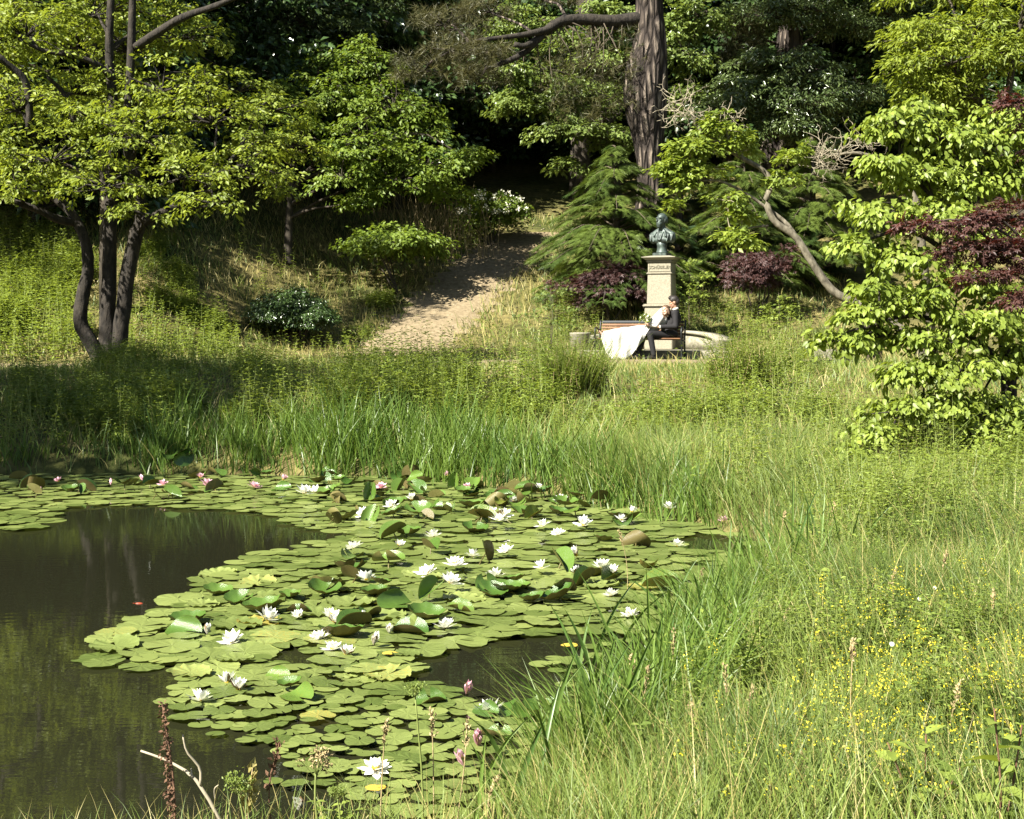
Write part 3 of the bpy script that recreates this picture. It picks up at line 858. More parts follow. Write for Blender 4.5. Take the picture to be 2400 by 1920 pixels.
make_tree('dogwood_tree', 'layered bright lime-green large-leaved tree filling the right edge', 'tree', [(t, 0.085, 0.04), (t2, 0.035, 0.012), (t3, 0.035, 0.012), (t4, 0.035, 0.012), (t5, 0.03, 0.012), (t6, 0.04, 0.02)], blobs,
          M['dogwood'], M['bark'], leaf=0.068, nsub=15, nspray=6, m=8, tmpl=LEAF6, limb=(0.013, 0.006), flat=0.26, sub=0.5, L=3.2, W=1.2, tr=0.006, drop_leaf=0.55, jit=0.3, hbase=0.65, droop=0.3)

# green maple high at the right
YM = 17.0
t = px_path([(2470, 950, YM), (2450, 700, YM), (2400, 480, YM), (2340, 330, YM), (2320, 260, YM)], 14); t[0][2] = gz(t[0][0], t[0][1]) - .05
t2 = px_path([(2330, 300, YM), (2360, 230, YM), (2378, 120, YM), (2400, 20, YM)], 9)
t3 = px_path([(2325, 275, YM), (2260, 220, YM), (2225, 150, YM)], 9)
t4 = px_path([(2322, 262, YM), (2290, 200, YM), (2270, 100, YM)], 9)
blobs = [bl(*b) for b in ((2180, 90, 17, 90, 50), (2290, 60, 17, 100, 55), (2130, 160, 16.8, 70, 35), (2230, 150, 16.6, 100, 45), (2350, 130, 16.6, 90, 50), (2170, 220, 16.8, 80, 40), (2280, 230, 16.8, 90, 50), (2390, 60, 17, 80, 70), (2200, -20, 17.5, 120, 60), (2360, -40, 17.5, 130, 70), (2110, 100, 17.5, 50, 30))]
make_tree('maple_tree', 'fresh green maple with small narrow leaves high at upper right', 'tree', [(t, 0.11, 0.07), (t2, 0.06, 0.025), (t3, 0.05, 0.02), (t4, 0.045, 0.02)], blobs, M['lime'], M['bark_dark'],
          leaf=0.085, nsub=20, nspray=7, m=10, tmpl=LEAF_N, limb=(0.025, 0.01), flat=0.34, tr=0.007, hbase=0.6, sub=0.36)

# red maples
YR = 10.5
t = px_path([(2620, 1000, YR), (2580, 800, YR), (2520, 680, YR), (2440, 620, YR)], 12); t[0][2] = gz(t[0][0], t[0][1]) - .05
t2 = px_path([(2540, 700, YR), (2480, 560, YR), (2440, 400, YR), (2440, 260, YR)], 10)
blobs = [bl(*b) for b in ((2130, 530, 10.4, 50, 14), (2200, 535, 10.4, 60, 18), (2280, 520, 10.4, 70, 26), (2370, 510, 10.5, 80, 36), (2260, 580, 10.3, 70, 26), (2350, 590, 10.3, 80, 34), (2410, 640, 10.3, 70, 40), (2300, 650, 10.2, 50, 22), (2380, 700, 10.2, 55, 28), (2395, 235, 10.5, 34, 26), (2460, 560, 10.5, 90, 60), (2460, 330, 10.6, 60, 60))]
make_tree('red_maple', 'dark red Japanese maple reaching in from the right edge', 'tree', [(t, 0.06, 0.03), (t2, 0.04, 0.02)], blobs, M['red'], M['bark_dark'], leaf=0.062, nsub=7, nspray=6, m=7, tmpl=PALM,
          limb=(0.014, 0.005), tr=0.004, flat=0.3, L=2.6, W=1.3, drop_leaf=0.25, droop=0.15)
shrub('red_maple', 'purple Japanese maple bush left of the stone pedestal', 1430, 680, 34.9, 100, 88, M['purple'], 0.105, 10, 7, 7, PALM, 'shrub', lobes=11, flat=0.4)
shrub('red_maple', 'reddish Japanese maple bush below the leaning trunk', 1775, 650, 35.2, 95, 82, M['purple'], 0.12, 6, 6, 7, PALM, 'shrub', lobes=10, flat=0.35, hbase=0.85)


# slender leaning magnolia whose branch crosses the bust
YL = 26.0
L1 = px_path([(2190, 880, YL), (2120, 780, YL), (2060, 735, YL), (2000, 708, YL), (1950, 680, YL), (1905, 618, YL), (1865, 556, YL), (1815, 518, YL), (1796, 470, YL), (1808, 432, YL), (1788, 398, YL), (1735, 368, YL), (1690, 338, YL), (1640, 305, YL), (1620, 262, YL)], 46)
L1[0][2] = gz(L1[0][0], L1[0][1]) - .05
L2 = px_path([(1868, 558, YL), (1840, 520, YL + .1), (1800, 490, YL + .1), (1750, 455, YL), (1690, 425, YL - .2), (1640, 424, YL - .3)], 14)
L3 = px_path([(1720, 362, YL), (1708, 330, YL), (1700, 300, YL)], 6)
L4 = px_path([(1800, 530, YL), (1755, 535, YL - .2), (1700, 560, YL - .4)], 7)
L5 = px_path([(1810, 430, YL), (1840, 390, YL + .1), (1850, 360, YL + .1)], 6)
L6 = px_path([(1640, 425, YL - .3), (1600, 450, YL - .3), (1575, 490, YL - .3)], 6)
blobs = [bl(*b) for b in ((1620, 350, 25.8, 55, 28), (1690, 300, 26, 55, 28), (1590, 395, 25.7, 48, 26), (1650, 400, 25.7, 50, 24), (1730, 340, 26, 45, 24), (1596, 440, 25.7, 42, 22), (1576, 482, 25.6, 14, 12), (1700, 470, 25.6, 35, 18),
                          (1725, 560, 25.6, 50, 26), (1850, 370, 26, 35, 22), (1830, 420, 26, 35, 18), (1740, 510, 25.7, 28, 16), (1560, 410, 25.8, 22, 30))]
lm = make_tree('leaning_magnolia', 'slender leaning magnolia with pale trunk and sparse lime leaves by the bust', 'tree', [(L1, 0.095, 0.03), (L2, 0.045, 0.016), (L3, 0.025, 0.012), (L4, 0.022, 0.008), (L5, 0.022, 0.008), (L6, 0.016, 0.006)], blobs,
               M['dogwood'], M['bark_pale'], leaf=0.12, nsub=9, nspray=6, m=9, limb=(0.012, 0.005), flat=0.45, L=2.2, W=1.1, tr=0.005, drop_leaf=0.1, twigmat=M['twig_pale'])


def bare_twigs(parent, centre, r, n, rad=0.008):
    a = Acc()
    o = np.array(parent.location)
    for k in range(n):
        p = np.asarray(centre) + rng.uniform(-0.35, 0.35, 3) * r - o
        d = nrm(rng.standard_normal(3) * np.array((1, 0.7, 0.8)))
        for q in range(5):
            e = p + d * 0.2 * np.mean(r) * rng.uniform(0.6, 1.5)
            a.tube(np.array([p, e]), np.array((rad * (1 - q * 0.15), rad * (0.85 - q * 0.15))), 3, False)
            if rng.random() < 0.8:
                s = nrm(d + rng.normal(0, 0.8, 3))
                a.tube(np.array([e, e + s * 0.14 * np.mean(r)]), np.array((rad * 0.6, rad * 0.3)), 3, False)
            p, d = e, nrm(d + rng.normal(0, 0.55, 3))
    return tag(a.build('bare_branches', M['twig_pale'], parent), None, None, None, 'stuff')


c_, r_ = bl(1600, 250, YL, 75, 65); bare_twigs(lm, c_, r_, 34)
c_, r_ = bl(1590, 470, YL, 40, 40); bare_twigs(lm, c_, r_, 10, 0.006)
c_, r_ = bl(1710, 270, YL, 60, 40); bare_twigs(lm, c_, r_, 14)
lb = px_path([(2150, 480, 27), (2120, 430, 27), (2080, 390, 27), (2020, 360, 27), (1960, 362, 27)], 14)
lbr = empty('bare_tree', (lb[0][0] + .4, lb[0][1], gz(lb[0][0] + .4, lb[0][1])))
a = Acc(); bo = np.array(lbr.location)
a.tube(np.vstack([[(0, 0, -.05)], lb - bo]), np.linspace(0.09, 0.02, len(lb) + 1), 7)
a.build('trunk', M['bark_pale'], lbr, True)
c_, r_ = bl(1940, 370, 27, 75, 55); bare_twigs(lbr, c_, r_, 44)
c_, r_ = bl(2020, 330, 27, 75, 40); bare_twigs(lbr, c_, r_, 20)
tag(lbr, 'leafless lichen-grey twiggy tree behind the large-leaved tree', 'tree')


# small saplings by the monument
def tiers(label, px, base_py, Y, levels, mat='lime', leaf=0.085, cat='sapling'):
    p = P(px, base_py, Y); z = gz(p[0], p[1])
    root = empty('maple_sapling', (p[0], p[1], z - .02))
    T, Lf = Acc(), Acc()
    o = np.array(root.location)
    top = P(px, levels[0][1] - 14, Y) - o
    T.tube(smooth_path([(0, 0, 0), top * 0.5 + rng.normal(0, 0.03, 3), top], 8), np.linspace(0.014, 0.004, 8), 5)
    for lx, ly, w in levels:
        c = P(lx, ly, Y) - o
        T.tube(np.array([top * np.clip((c[2] - 0.06) / top[2], 0, 1), c]), np.array((0.006, 0.003)), 3, False)
        n_ = int(w * 2.2)
        pos = c + rng.normal(0, 1, (n_, 3)) * np.array((w * mpp(Y) * 0.55, w * mpp(Y) * 0.4, 0.035))
        Lf.inst(PALM[0], PALM[1], pos, pos - c + 0.1 * rng.standard_normal((n_, 3)), np.array((0, -0.3, 1.0)) + 0.3 * rng.standard_normal((n_, 3)), leaf * rng.uniform(0.7, 1.2, n_), rng.random(n_))
    T.build('stem', M['twig'], root); tag(Lf.build('leaves', M[mat], root), None, None, None, 'stuff')
    return tag(root, label, cat)


tiers('thin lime-leaved maple sapling standing right of the pedestal', 1618, 760, 33.0, [(1617, 616, 22), (1605, 624, 16), (1640, 650, 26), (1605, 650, 18), (1630, 668, 24), (1650, 645, 18), (1622, 685, 28), (1640, 690, 20), (1612, 702, 14)], 'dogwood')
tiers('low lime-leaved maple sapling below the leaning trunk', 1825, 790, 32.0, [(1835, 700, 14), (1845, 718, 24), (1800, 720, 20), (1815, 740, 26), (1850, 735, 20), (1790, 752, 18), (1830, 760, 20)], 'dogwood')
tiers('yellowish fern-leaved maple sapling left of the bench', 1290, 790, 32.0, [(1270, 690, 20), (1320, 680, 22), (1290, 720, 30), (1335, 725, 26), (1255, 735, 22), (1300, 755, 30), (1345, 760, 24), (1220, 740, 20)], 'grass')
tiers('reddish-orange maple sapling left of the plant label', 1292, 760, 33.0, [(1282, 662, 14), (1300, 668, 12), (1290, 680, 10)], 'red')


# tall woodland behind: three crowns shared by many trees
def wood_proto(k, mat):
    root = empty('woodland_tree', (0, 0, 0))
    T, B, Lf = Acc(), Acc(), Acc()
    H = 24.0
    line = smooth_path([(0, 0, -0.3), (rng.normal(0, .2), rng.normal(0, .2), H * .4), (rng.normal(0, .4), rng.normal(0, .4), H * .9)], 14)
    T.tube(line, np.linspace(0.42, 0.08, 14), 9, True, 0.05)
    for q in range(15):
        a_ = q * 2.4; z = 3.2 + (H - 5) * (q / 14.0)
        rr = 3.4 * (1 - 0.35 * abs(q / 14.0 - 0.4)) * rng.uniform(.7, 1.0)
        c = np.array((math.cos(a_) * rr * .75, math.sin(a_) * rr * .75, z))
        limb_to(B, [line], c, 0.09, 0.03)
        crown_blob(Lf, B, c, np.array((2.6, 2.6, 1.9)), 15, 9, 9, 0.27, LEAF, flat=0.45, tr=0.02)
    T.build('trunk', M['bark_dark'], root, True); B.build('branches', M['bark_dark'], root)
    tag(Lf.build('crown', mat, root), None, None, None, 'stuff')
    return root


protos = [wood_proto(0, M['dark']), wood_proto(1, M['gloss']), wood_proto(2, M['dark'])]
spots = [(-27, 34, 1.0), (-21, 42, 1.0), (-15.5, 47, 1.05), (-10, 52, 1.0), (-4.5, 50, 1.1), (0.5, 56, 1.0), (5.5, 52, 1.05), (10.5, 50, 1.0), (15, 46, 1.05), (20, 40, 1.0), (25, 33, 1.0),
         (-24, 56, 1.1), (-16, 61, 1.1), (-8, 63, 1.15), (-1, 66, 1.1), (6, 63, 1.15), (13, 60, 1.1), (20, 55, 1.1), (27, 48, 1.1), (-31, 48, 1.1), (-12.5, 38, 0.75), (2.2, 46.5, 0.9), (-20, 30, 0.85),
         (-28, 68, 1.2), (-12, 73, 1.2), (2, 75, 1.2), (16, 72, 1.2), (30, 62, 1.2), (34, 40, 1.1)]
WHERE = {0: 'far left edge'}
for i, (x, y, s) in enumerate(spots):
    o = protos[i] if i < 3 else copy_tree(protos[i % 3])
    o.location = (x, y, gz(x, y)); o.rotation_euler = (0, 0, i * 1.3); o.scale = (s, s, s)
    tag(o, 'tall dark woodland tree in the shade at the back of the slope', 'tree', 'tall trees of the wood behind the garden')



# fresh green tree behind the many-stemmed one
t = px_path([(250, 600, 31), (246, 450, 31), (236, 300, 31), (220, 120, 31), (190, -60, 31)], 12); t[0][2] = gz(t[0][0], t[0][1]) - .05
blobs = [bl(*b) for b in ((40, 60, 30.5, 120, 90), (160, 120, 30.5, 120, 90), (60, 230, 30.5, 120, 90), (250, 30, 31, 120, 80), (330, 120, 31.5, 90, 70), (180, 280, 30.5, 110, 80), (-60, 160, 31, 120, 120), (400, 40, 32, 80, 60), (100, -90, 31, 200, 90), (290, 240, 31, 90, 70), (20, 380, 30.5, 90, 60), (150, 400, 30.5, 80, 50))]
make_tree('slender_tree', 'fresh green leafy tree behind the many-stemmed tree', 'tree', [(t, 0.12, 0.06)], blobs, M['lime'], M['bark_dark'], leaf=0.12, nsub=18, nspray=7, m=9, flat=0.36, sub=0.38, hbase=0.6, limb=(0.05, 0.015))


# dark understorey that closes the wood below the tall crowns
def under_proto(mat):
    root = empty('understorey_tree', (0, 0, 0))
    T, B, Lf = Acc(), Acc(), Acc()
    line = smooth_path([(0, 0, -0.3), (0.1, 0.1, 2.5), (0, 0, 6.0)], 8)
    T.tube(line, np.linspace(0.16, 0.05, 8), 7)
    for q in range(11):
        a_ = q * 2.4; z = 0.9 + 6.4 * (q / 10.0); rr = 1.9 * (1 - 0.4 * abs(q / 10.0 - 0.4))
        c = np.array((math.cos(a_) * rr, math.sin(a_) * rr, z))
        limb_to(B, [line], c, 0.05, 0.02)
        crown_blob(Lf, B, c, np.array((1.9, 1.9, 1.3)), 13, 9, 10, 0.24, LEAF, flat=0.5, tr=0.014)
    T.build('trunk', M['bark_dark'], root, True); B.build('branches', M['bark_dark'], root)
    tag(Lf.build('crown', mat, root), None, None, None, 'stuff')
    return root


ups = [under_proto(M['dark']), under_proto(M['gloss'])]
us = []
for row, (yy, step) in enumerate(((49.5, 3.6), (56, 4.0), (64, 4.6))):
    for k in range(-6, 7):
        us.append((k * step + (row % 2) * 1.8 + rng.normal(0, .5), yy + rng.normal(0, .9) - 0.25 * abs(k)))
us += [(-12.4, 36.6), (-10.2, 40.0), (-7.4, 43.0), (-14.5, 40), (-3.6, 45.0), (-17, 37)]  # extra trees, added to shade the slope under the left trees and fill gaps
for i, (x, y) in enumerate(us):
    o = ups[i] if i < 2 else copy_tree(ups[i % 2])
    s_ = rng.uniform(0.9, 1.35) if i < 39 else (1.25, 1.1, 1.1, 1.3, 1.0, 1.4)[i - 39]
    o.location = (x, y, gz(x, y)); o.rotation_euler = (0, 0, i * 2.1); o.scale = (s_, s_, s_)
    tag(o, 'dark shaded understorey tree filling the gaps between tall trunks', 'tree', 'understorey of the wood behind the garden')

# tall tree beside the pond, just outside the picture, that throws the shade on the left bank
o = copy_tree(protos[2])
o.location = (-12.6, 11.2, gz(-12.6, 11.2)); o.scale = (0.82, 0.82, 0.56); o.rotation_euler = (0, 0, 0.6)
tag(o, 'tree beside the pond whose shade falls on the dark left bank', 'tree')
o = copy_tree(protos[0])
o.location = (-15.0, 14.6, gz(-15.0, 14.6)); o.scale = (0.85, 0.85, 0.56); o.rotation_euler = (0, 0, 2.2)
tag(o, 'second tree left of the pond shading the bank before the many-stemmed tree', 'tree')


# ------------------------------------------------------------------ grass, reeds, weeds
MON = (3.1, 31.7)


def blades(acc, base, h, w, lean=0.25, curve=0.35, az=None, fine=False, hue=None):
    n = len(base)
    if n == 0: return
    az = rng.uniform(0, 6.283, n) if az is None else az
    d = np.stack([np.cos(az), np.sin(az), np.zeros(n)], -1)
    fa = rng.uniform(0, 6.283, n)
    s = np.stack([np.cos(fa), np.sin(fa), np.zeros(n)], -1)
    le = lean * np.abs(rng.standard_normal(n)); cu = curve * rng.uniform(0.1, 1.6, n)
    lv = (0, 0.5, 1.0) if fine else (0, 0.38, 0.74, 1.0)
    V = []
    for t in lv:
        p = base + d * ((le * t + cu * t * t) * h)[:, None]
        p[:, 2] += h * (t - 0.35 * cu * t ** 3)
        ww = (w * (1.0 - 0.9 * t ** 1.6) * 0.5)[:, None]
        if t < 1: V += [p - s * ww, p + s * ww]
        else: V += [p]
    k = len(V)
    V = np.stack(V, 1)
    T = []
    for i in range(len(lv) - 2): T += [(2 * i, 2 * i + 1, 2 * i + 3), (2 * i, 2 * i + 3, 2 * i + 2)]
    T += [(k - 3, k - 2, k - 1)]
    T = np.array(T)[None] + (np.arange(n) * k)[:, None, None]
    r = np.clip(rng.random(n) if hue is None else hue + 0.2 * rng.standard_normal(n), 0, 1)
    acc.add(V.reshape(-1, 3), T.reshape(-1, 3), np.repeat(r, k))


def scatter(n, x0, x1, y0, y1, dmin=0.0, path=1.0, view=0.42):
    x = rng.uniform(x0, x1, n * 2); y = rng.uniform(y0, y1, n * 2)
    k = np.abs(x / y) < view
    x, y = x[k], y[k]
    k = shore(x, y) > dmin
    if path: k &= path_d(x, y) > path * rng.uniform(0.75, 1.15, len(x))
    k &= np.hypot((x - MON[0]) / 2.2, (y - MON[1]) / 1.9) > 1.0
    x, y = x[k][:n], y[k][:n]
    return np.stack([x, y, hgt(x, y) - 0.01], -1)


GR, DRY = Acc(), Acc()


def lawn(n, x0, x1, y0, y1, h, w, dry=0.15, fine=False, patch=1.1, **kw):
    b = scatter(n, x0, x1, y0, y1, **kw)
    v = vnoise(b[:, 0], b[:, 1], patch, 5)
    hh = rng.uniform(h[0], h[1], len(b)) * (0.55 + 0.9 * v)
    ww = np.full(len(b), w) * rng.uniform(0.6, 1.4, len(b))
    wind = 0.6 + 2.6 * vnoise(b[:, 0], b[:, 1], 0.8, 8) + rng.normal(0, 1.1, len(b))
    isd = rng.random(len(b)) < dry * (0.3 + 1.6 * vnoise(b[:, 0], b[:, 1], 2.2, 9))
    hue = 0.1 + 0.8 * vnoise(b[:, 0], b[:, 1], 0.9 if y0 < 10 else 1.7, 11)
    blades(GR, b[~isd], hh[~isd], ww[~isd], 0.3, 0.45, wind[~isd], fine, hue[~isd])
    blades(DRY, b[isd], hh[isd] * 1.1, ww[isd] * 0.75, 0.3, 0.35, wind[isd], fine)


lawn(30000, 0.05, 3.4, 2.9, 8.0, (0.08, 0.33), 0.0044, 0.08, path=0, patch=.45)
lawn(2600, -1.8, 0.5, 3.0, 4.1, (0.05, 0.2), 0.004, 0.25, path=0)
lawn(28000, 0.5, 5.5, 7.0, 15.0, (0.12, 0.42), 0.0075, 0.08, True, path=0, patch=.7)
lawn(9000, -7.5, 7.5, 13.5, 18, (0.12, 0.42), 0.011, 0.16, path=0)
lawn(18000, -11, 11, 17, 25, (0.10, 0.28), 0.015, 0.2, True)
lawn(18000, -12, 12, 24, 31.5, (0.04, 0.12), 0.016, 0.4, True)
lawn(32000, -14, 9, 28, 44, (0.10, 0.36), 0.022, 0.5, True, patch=2.0)
tag(GR.build('grass', M['grass']), 'long green meadow grass on the banks and slope', None, None, 'stuff')
tag(DRY.build('dry_grass', M['grass_dry']), 'straw-coloured dry grass among the green', None, None, 'stuff')

# reeds and sedge along the water's edge
RE = Acc()
cl = []
for px in np.arange(-60, 1700, 7.5):
    k = np.interp(px, [-60, 320, 380, 700, 760, 1100, 1250, 1700], [0.25, 0.3, 1, 0.8, 1.1, 1.0, 0.9, 0.55])
    if rng.random() < k * 0.95 * (0.35 + 1.2 * vnoise(px, 0.0, 90, 4)):
        j = np.interp(px, [p[0] for p in _far], [p[1] for p in _far])
        q = G(px + rng.normal(0, 10), j)
        cl.append((q[0], q[1] + rng.uniform(-0.12, 0.9), k))
for x, y, k in cl:
    n_ = int(26 + 20 * rng.random())
    b = np.stack([x + rng.normal(0, .13, n_), y + rng.normal(0, .10, n_), np.zeros(n_)], -1)
    b[:, 2] = np.maximum(hgt(b[:, 0], b[:, 1]), -0.12)
    hh = rng.uniform(0.30, 0.88) * (0.45 + 0.55 * k) * (0.45 + 0.8 * vnoise(x, 3.0, 0.7, 6)) * rng.uniform(0.5, 1.1, n_)
    blades(RE, b, hh, np.full(n_, 0.013) * rng.uniform(.6, 1.5, n_), 0.16, 0.30, hue=rng.uniform(.2, .8))
for k in range(230):                      # right-hand shore, down to the front
    i = rng.uniform(0, len(_near) - 1.01); f = i % 1
    a_ = G(*_near[int(i)]); b_ = G(*_near[int(i) + 1])
    q = a_ * (1 - f) + b_ * f + np.array((abs(rng.normal(0, .16)) - 0.02, rng.normal(0, .1)))
    n_ = 12
    b = np.stack([q[0] + rng.normal(0, .05, n_), q[1] + rng.normal(0, .05, n_), np.zeros(n_)], -1)
    b[:, 2] = np.maximum(hgt(b[:, 0], b[:, 1]), -0.1)
    blades(RE, b, rng.uniform(0.2, 0.5, n_), np.full(n_, 0.008) * rng.uniform(.6, 1.5, n_), 0.3, 0.4, hue=rng.uniform(.4, 1))
tag(RE.build('reeds', M['reed']), 'reeds and sedge standing along the water edge', None, None, 'stuff')


def weeds(acc, st, base, h, leaf, lev=9, pair=2, tmpl=LEAF_N, bare=0.15, hue=0.5, spread=0.12, width=0.006):
    n = len(base)
    d = rng.normal(0, spread, (n, 3)) * np.array((1, 1, 0))
    top = base + d * h[:, None] + np.array((0, 0, 1.0)) * h[:, None]
    f = rng.uniform(0, 6.283, n)
    s = np.stack([np.cos(f), np.sin(f), np.zeros(n)], -1) * width
    V = np.stack([base - s, base + s, top], 1)
    st.add(V.reshape(-1, 3), np.arange(3 * n).reshape(-1, 3), np.full(3 * n, 0.4))
    t = np.linspace(bare, 1.0, lev)
    az0 = rng.uniform(0, 6.283, n)
    hu = np.clip(hue + 0.25 * rng.standard_normal(n), 0, 1)
    for k, tt in enumerate(t):
        for q in range(pair):
            a = az0 + k * 1.45 + q * 2 * math.pi / pair + rng.normal(0, .25, n)
            p = base + (top - base) * np.clip(tt + rng.normal(0, .02, n), 0, 1)[:, None]
            ff = np.stack([np.cos(a), np.sin(a), 0.35 * np.ones(n) - 0.5 * (1 - tt) + rng.normal(0, .2, n)], -1)
            acc.inst(tmpl[0], tmpl[1], p, ff, np.array((0, 0, 1.0)) + 0.25 * rng.standard_normal((n, 3)), leaf * (1.1 - 0.55 * tt) * rng.uniform(.7, 1.2, n), np.clip(0.7 * hu + 0.3 * rng.random(n), 0, 1))


def px_scatter(n, px0, px1, Y0, Y1):
    Y = rng.uniform(Y0, Y1, n); px = rng.uniform(px0, px1, n)
    x = (px - 1200) / FPX * Y
    k = shore(x, Y) > 0.05
    return np.stack([x[k], Y[k], hgt(x[k], Y[k])], -1)


WL, WS = Acc(), Acc()


def thicket(n, px0, px1, Y0, Y1, r0, r1, h0, h1, leaf, hue):
    """rounded bushes of leafy stems"""
    for k in range(n):
        c = px_scatter(1, px0, px1, Y0, Y1)
        if not len(c) or (abs((c[0][0] / c[0][1]) * FPX + 1200 - 1520) < 210 and c[0][1] > 17) or path_d(c[0][:1], c[0][1:2])[0] < 1.3 or np.hypot(*(c[0][:2] - MON)) < 2.6: continue
        r = rng.uniform(r0, r1); m_ = int(16 + 70 * r)
        d = np.sqrt(rng.random(m_)); az = rng.uniform(0, 6.283, m_)
        b = np.stack([c[0][0] + r * d * np.cos(az), c[0][1] + r * d * np.sin(az) * .8, np.zeros(m_)], -1)
        b = b[shore(b[:, 0], b[:, 1]) > 0.05]; d = d[:len(b)]
        if not len(b): continue
        b[:, 2] = hgt(b[:, 0], b[:, 1])
        weeds(WL, WS, b, rng.uniform(h0, h1) * (1.05 - .5 * d ** 2) * rng.uniform(.8, 1.1, len(b)), leaf * rng.uniform(.7, 1.2), 10, 2, LEAF if rng.random() < .6 else LEAF_N, hue=np.clip(hue + rng.normal(0, .15), 0, 1), spread=.16, width=.004)


for n_, a, b_, c, d_, h0, h1, lf, lev in ((260, 830, 1290, 16.2, 19.5, .5, 1.05, .10, 12), (200, 560, 900, 16.0, 18.5, .35, .75, .08, 8), (220, 0, 420, 15.2, 18.0, .3, .8, .08, 8), (260, 260, 700, 18, 24, .25, .6, .09, 7),
                                          (620, -60, 190, 27, 38, .5, 1.0, .14, 9), (260, 300, 560, 28.5, 33, .4, .8, .12, 8), (160, 560, 1000, 31, 38, .3, .7, .12, 7), (240, 1420, 1900, 15.5, 21, .35, .8, .08, 9), (260, 1650, 2420, 11, 17, .35, .8, .07, 10), (200, 1860, 2420, 7.5, 11, .3, .6, .055, 9),
                                          (520, 1560, 2420, 3.4, 7.5, .10, .32, .032, 8), (110, 1280, 1420, 33, 37, .4, .8, .11, 8), (120, 1060, 1240, 40, 43, .5, .9, .14, 7), (220, 1500, 1900, 33.6, 36, .3, .6, .11, 7)):
    b = px_scatter(n_, a, b_, c, d_)
    b = b[np.hypot((b[:, 0] - MON[0]) / 2.0, (b[:, 1] - MON[1]) / 1.9) > 1.0]
    b = b[path_d(b[:, 0], b[:, 1]) > 1.0]
    b = b[~((np.abs(b[:, 0] / b[:, 1] * FPX + 1200 - 1540) < 190) & (b[:, 1] > 18) & (b[:, 1] < 31))]
    weeds(WL, WS, b, rng.uniform(h0, h1, len(b)), lf, lev, 2, hue=rng.uniform(.5, .9), width=0.0025 + 0.00022 * c)
thicket(16, 820, 1120, 16.2, 20.5, .25, .5, .35, .85, .10, .85)
thicket(9, 1100, 1300, 16.0, 18.5, .2, .4, .25, .6, .09, .85)
thicket(8, 1300, 1720, 15.0, 16.8, .2, .4, .25, .5, .08, .8)
thicket(16, 1400, 1950, 15.5, 22, .25, .55, .4, .8, .085, .8)
thicket(13, 300, 850, 16, 22, .25, .5, .2, .6, .10, .6)
thicket(14, 0, 330, 15.6, 20, .25, .5, .35, .7, .09, .35)
thicket(16, 1950, 2420, 8.5, 15, .2, .4, .3, .55, .06, .7)
thicket(34, 1560, 2420, 4.2, 8.5, .10, .25, .18, .36, .04, .5)
thicket(22, -80, 180, 28, 37, .4, .8, .5, 1.0, .14, .8)
thicket(14, 330, 900, 32, 37, .3, .6, .3, .6, .12, .7)
tag(WL.build('undergrowth', M['weed']), 'leafy wild herbs crowding the banks', None, None, 'stuff')
tag(WS.build('undergrowth_stems', M['stem']), 'thin green stems of the wild herbs', None, None, 'stuff')


# the big feathery clump in the middle of the far bank, and leafy bushes right of it
def clump(name, label, px, Y, half, h, n, nw, leaf, mat='reed', lean=0.35, hue=0.7):
    x = (px - 1200) / FPX * Y
    root = empty(name, (x, Y, gz(x, Y) - .02))
    a, lf, st = Acc(), Acc(), Acc()
    r = half * mpp(Y)
    rr = r * 0.75 * np.sqrt(rng.random(n)); az = rng.uniform(0, 6.283, n)
    b = np.stack([rr * np.cos(az), rr * np.sin(az) * .7, np.zeros(n)], -1)
    blades(a, b, h * rng.uniform(.6, 1.1, n), np.full(n, .009) * rng.uniform(.6, 1.5, n), lean, 0.35, az + rng.normal(0, .5, n), hue=hue)
    if nw:
        rr = r * 0.8 * np.sqrt(rng.random(nw)); az = rng.uniform(0, 6.283, nw)
        b = np.stack([rr * np.cos(az), rr * np.sin(az) * .7, np.zeros(nw)], -1)
        weeds(lf, st, b, h * rng.uniform(.5, .95, nw) * (1.1 - 0.45 * (rr / r)), leaf, 16, 2, hue=.5, spread=.2, width=.006)
        tag(lf.build('leaves', M['weed'], root), None, None, None, 'stuff'); tag(st.build('stems', M['straw'], root), None, None, None, 'stuff')
    tag(a.build('blades', M[mat], root), None, None, None, 'stuff')
    return tag(root, label, 'plant')


clump('grass_clump', 'tall feathery grass clump rising before the left end of the bench', 1340, 18.6, 95, 0.98, 520, 260, .07, 'grass', .25, .95)
clump('bushy_plant', 'bushy small-leaved plant on the bank below the round stone drum', 1745, 19.0, 110, .98, 160, 190, .07, 'grass', .3)
clump('bushy_plant', 'bushy small-leaved plant beneath the lime-green tiers', 2120, 12.2, 150, .72, 260, 170, .06, 'grass', .3)
clump('bushy_plant', 'dark bushy herb standing in the shade of the left bank', 860, 17.4, 80, .75, 140, 100, .07, 'reed', .3, .3)
clump('bushy_plant', 'leafy plant in front of the many-stemmed trunks', 300, 22.5, 90, .6, 160, 90, .09, 'reed', .3, .4)


# ------------------------------------------------------------------ monument, bench and couple
TMP = bpy.data.scenes.new('tmp')


def evaluate(o):
    TMP.collection.objects.link(o)
    vl = TMP.view_layers[0]
    vl.update()
    me = bpy.data.meshes.new_from_object(o.evaluated_get(vl.depsgraph))
    TMP.collection.objects.unlink(o)
    d = o.data
    bpy.data.objects.remove(o)
    return me


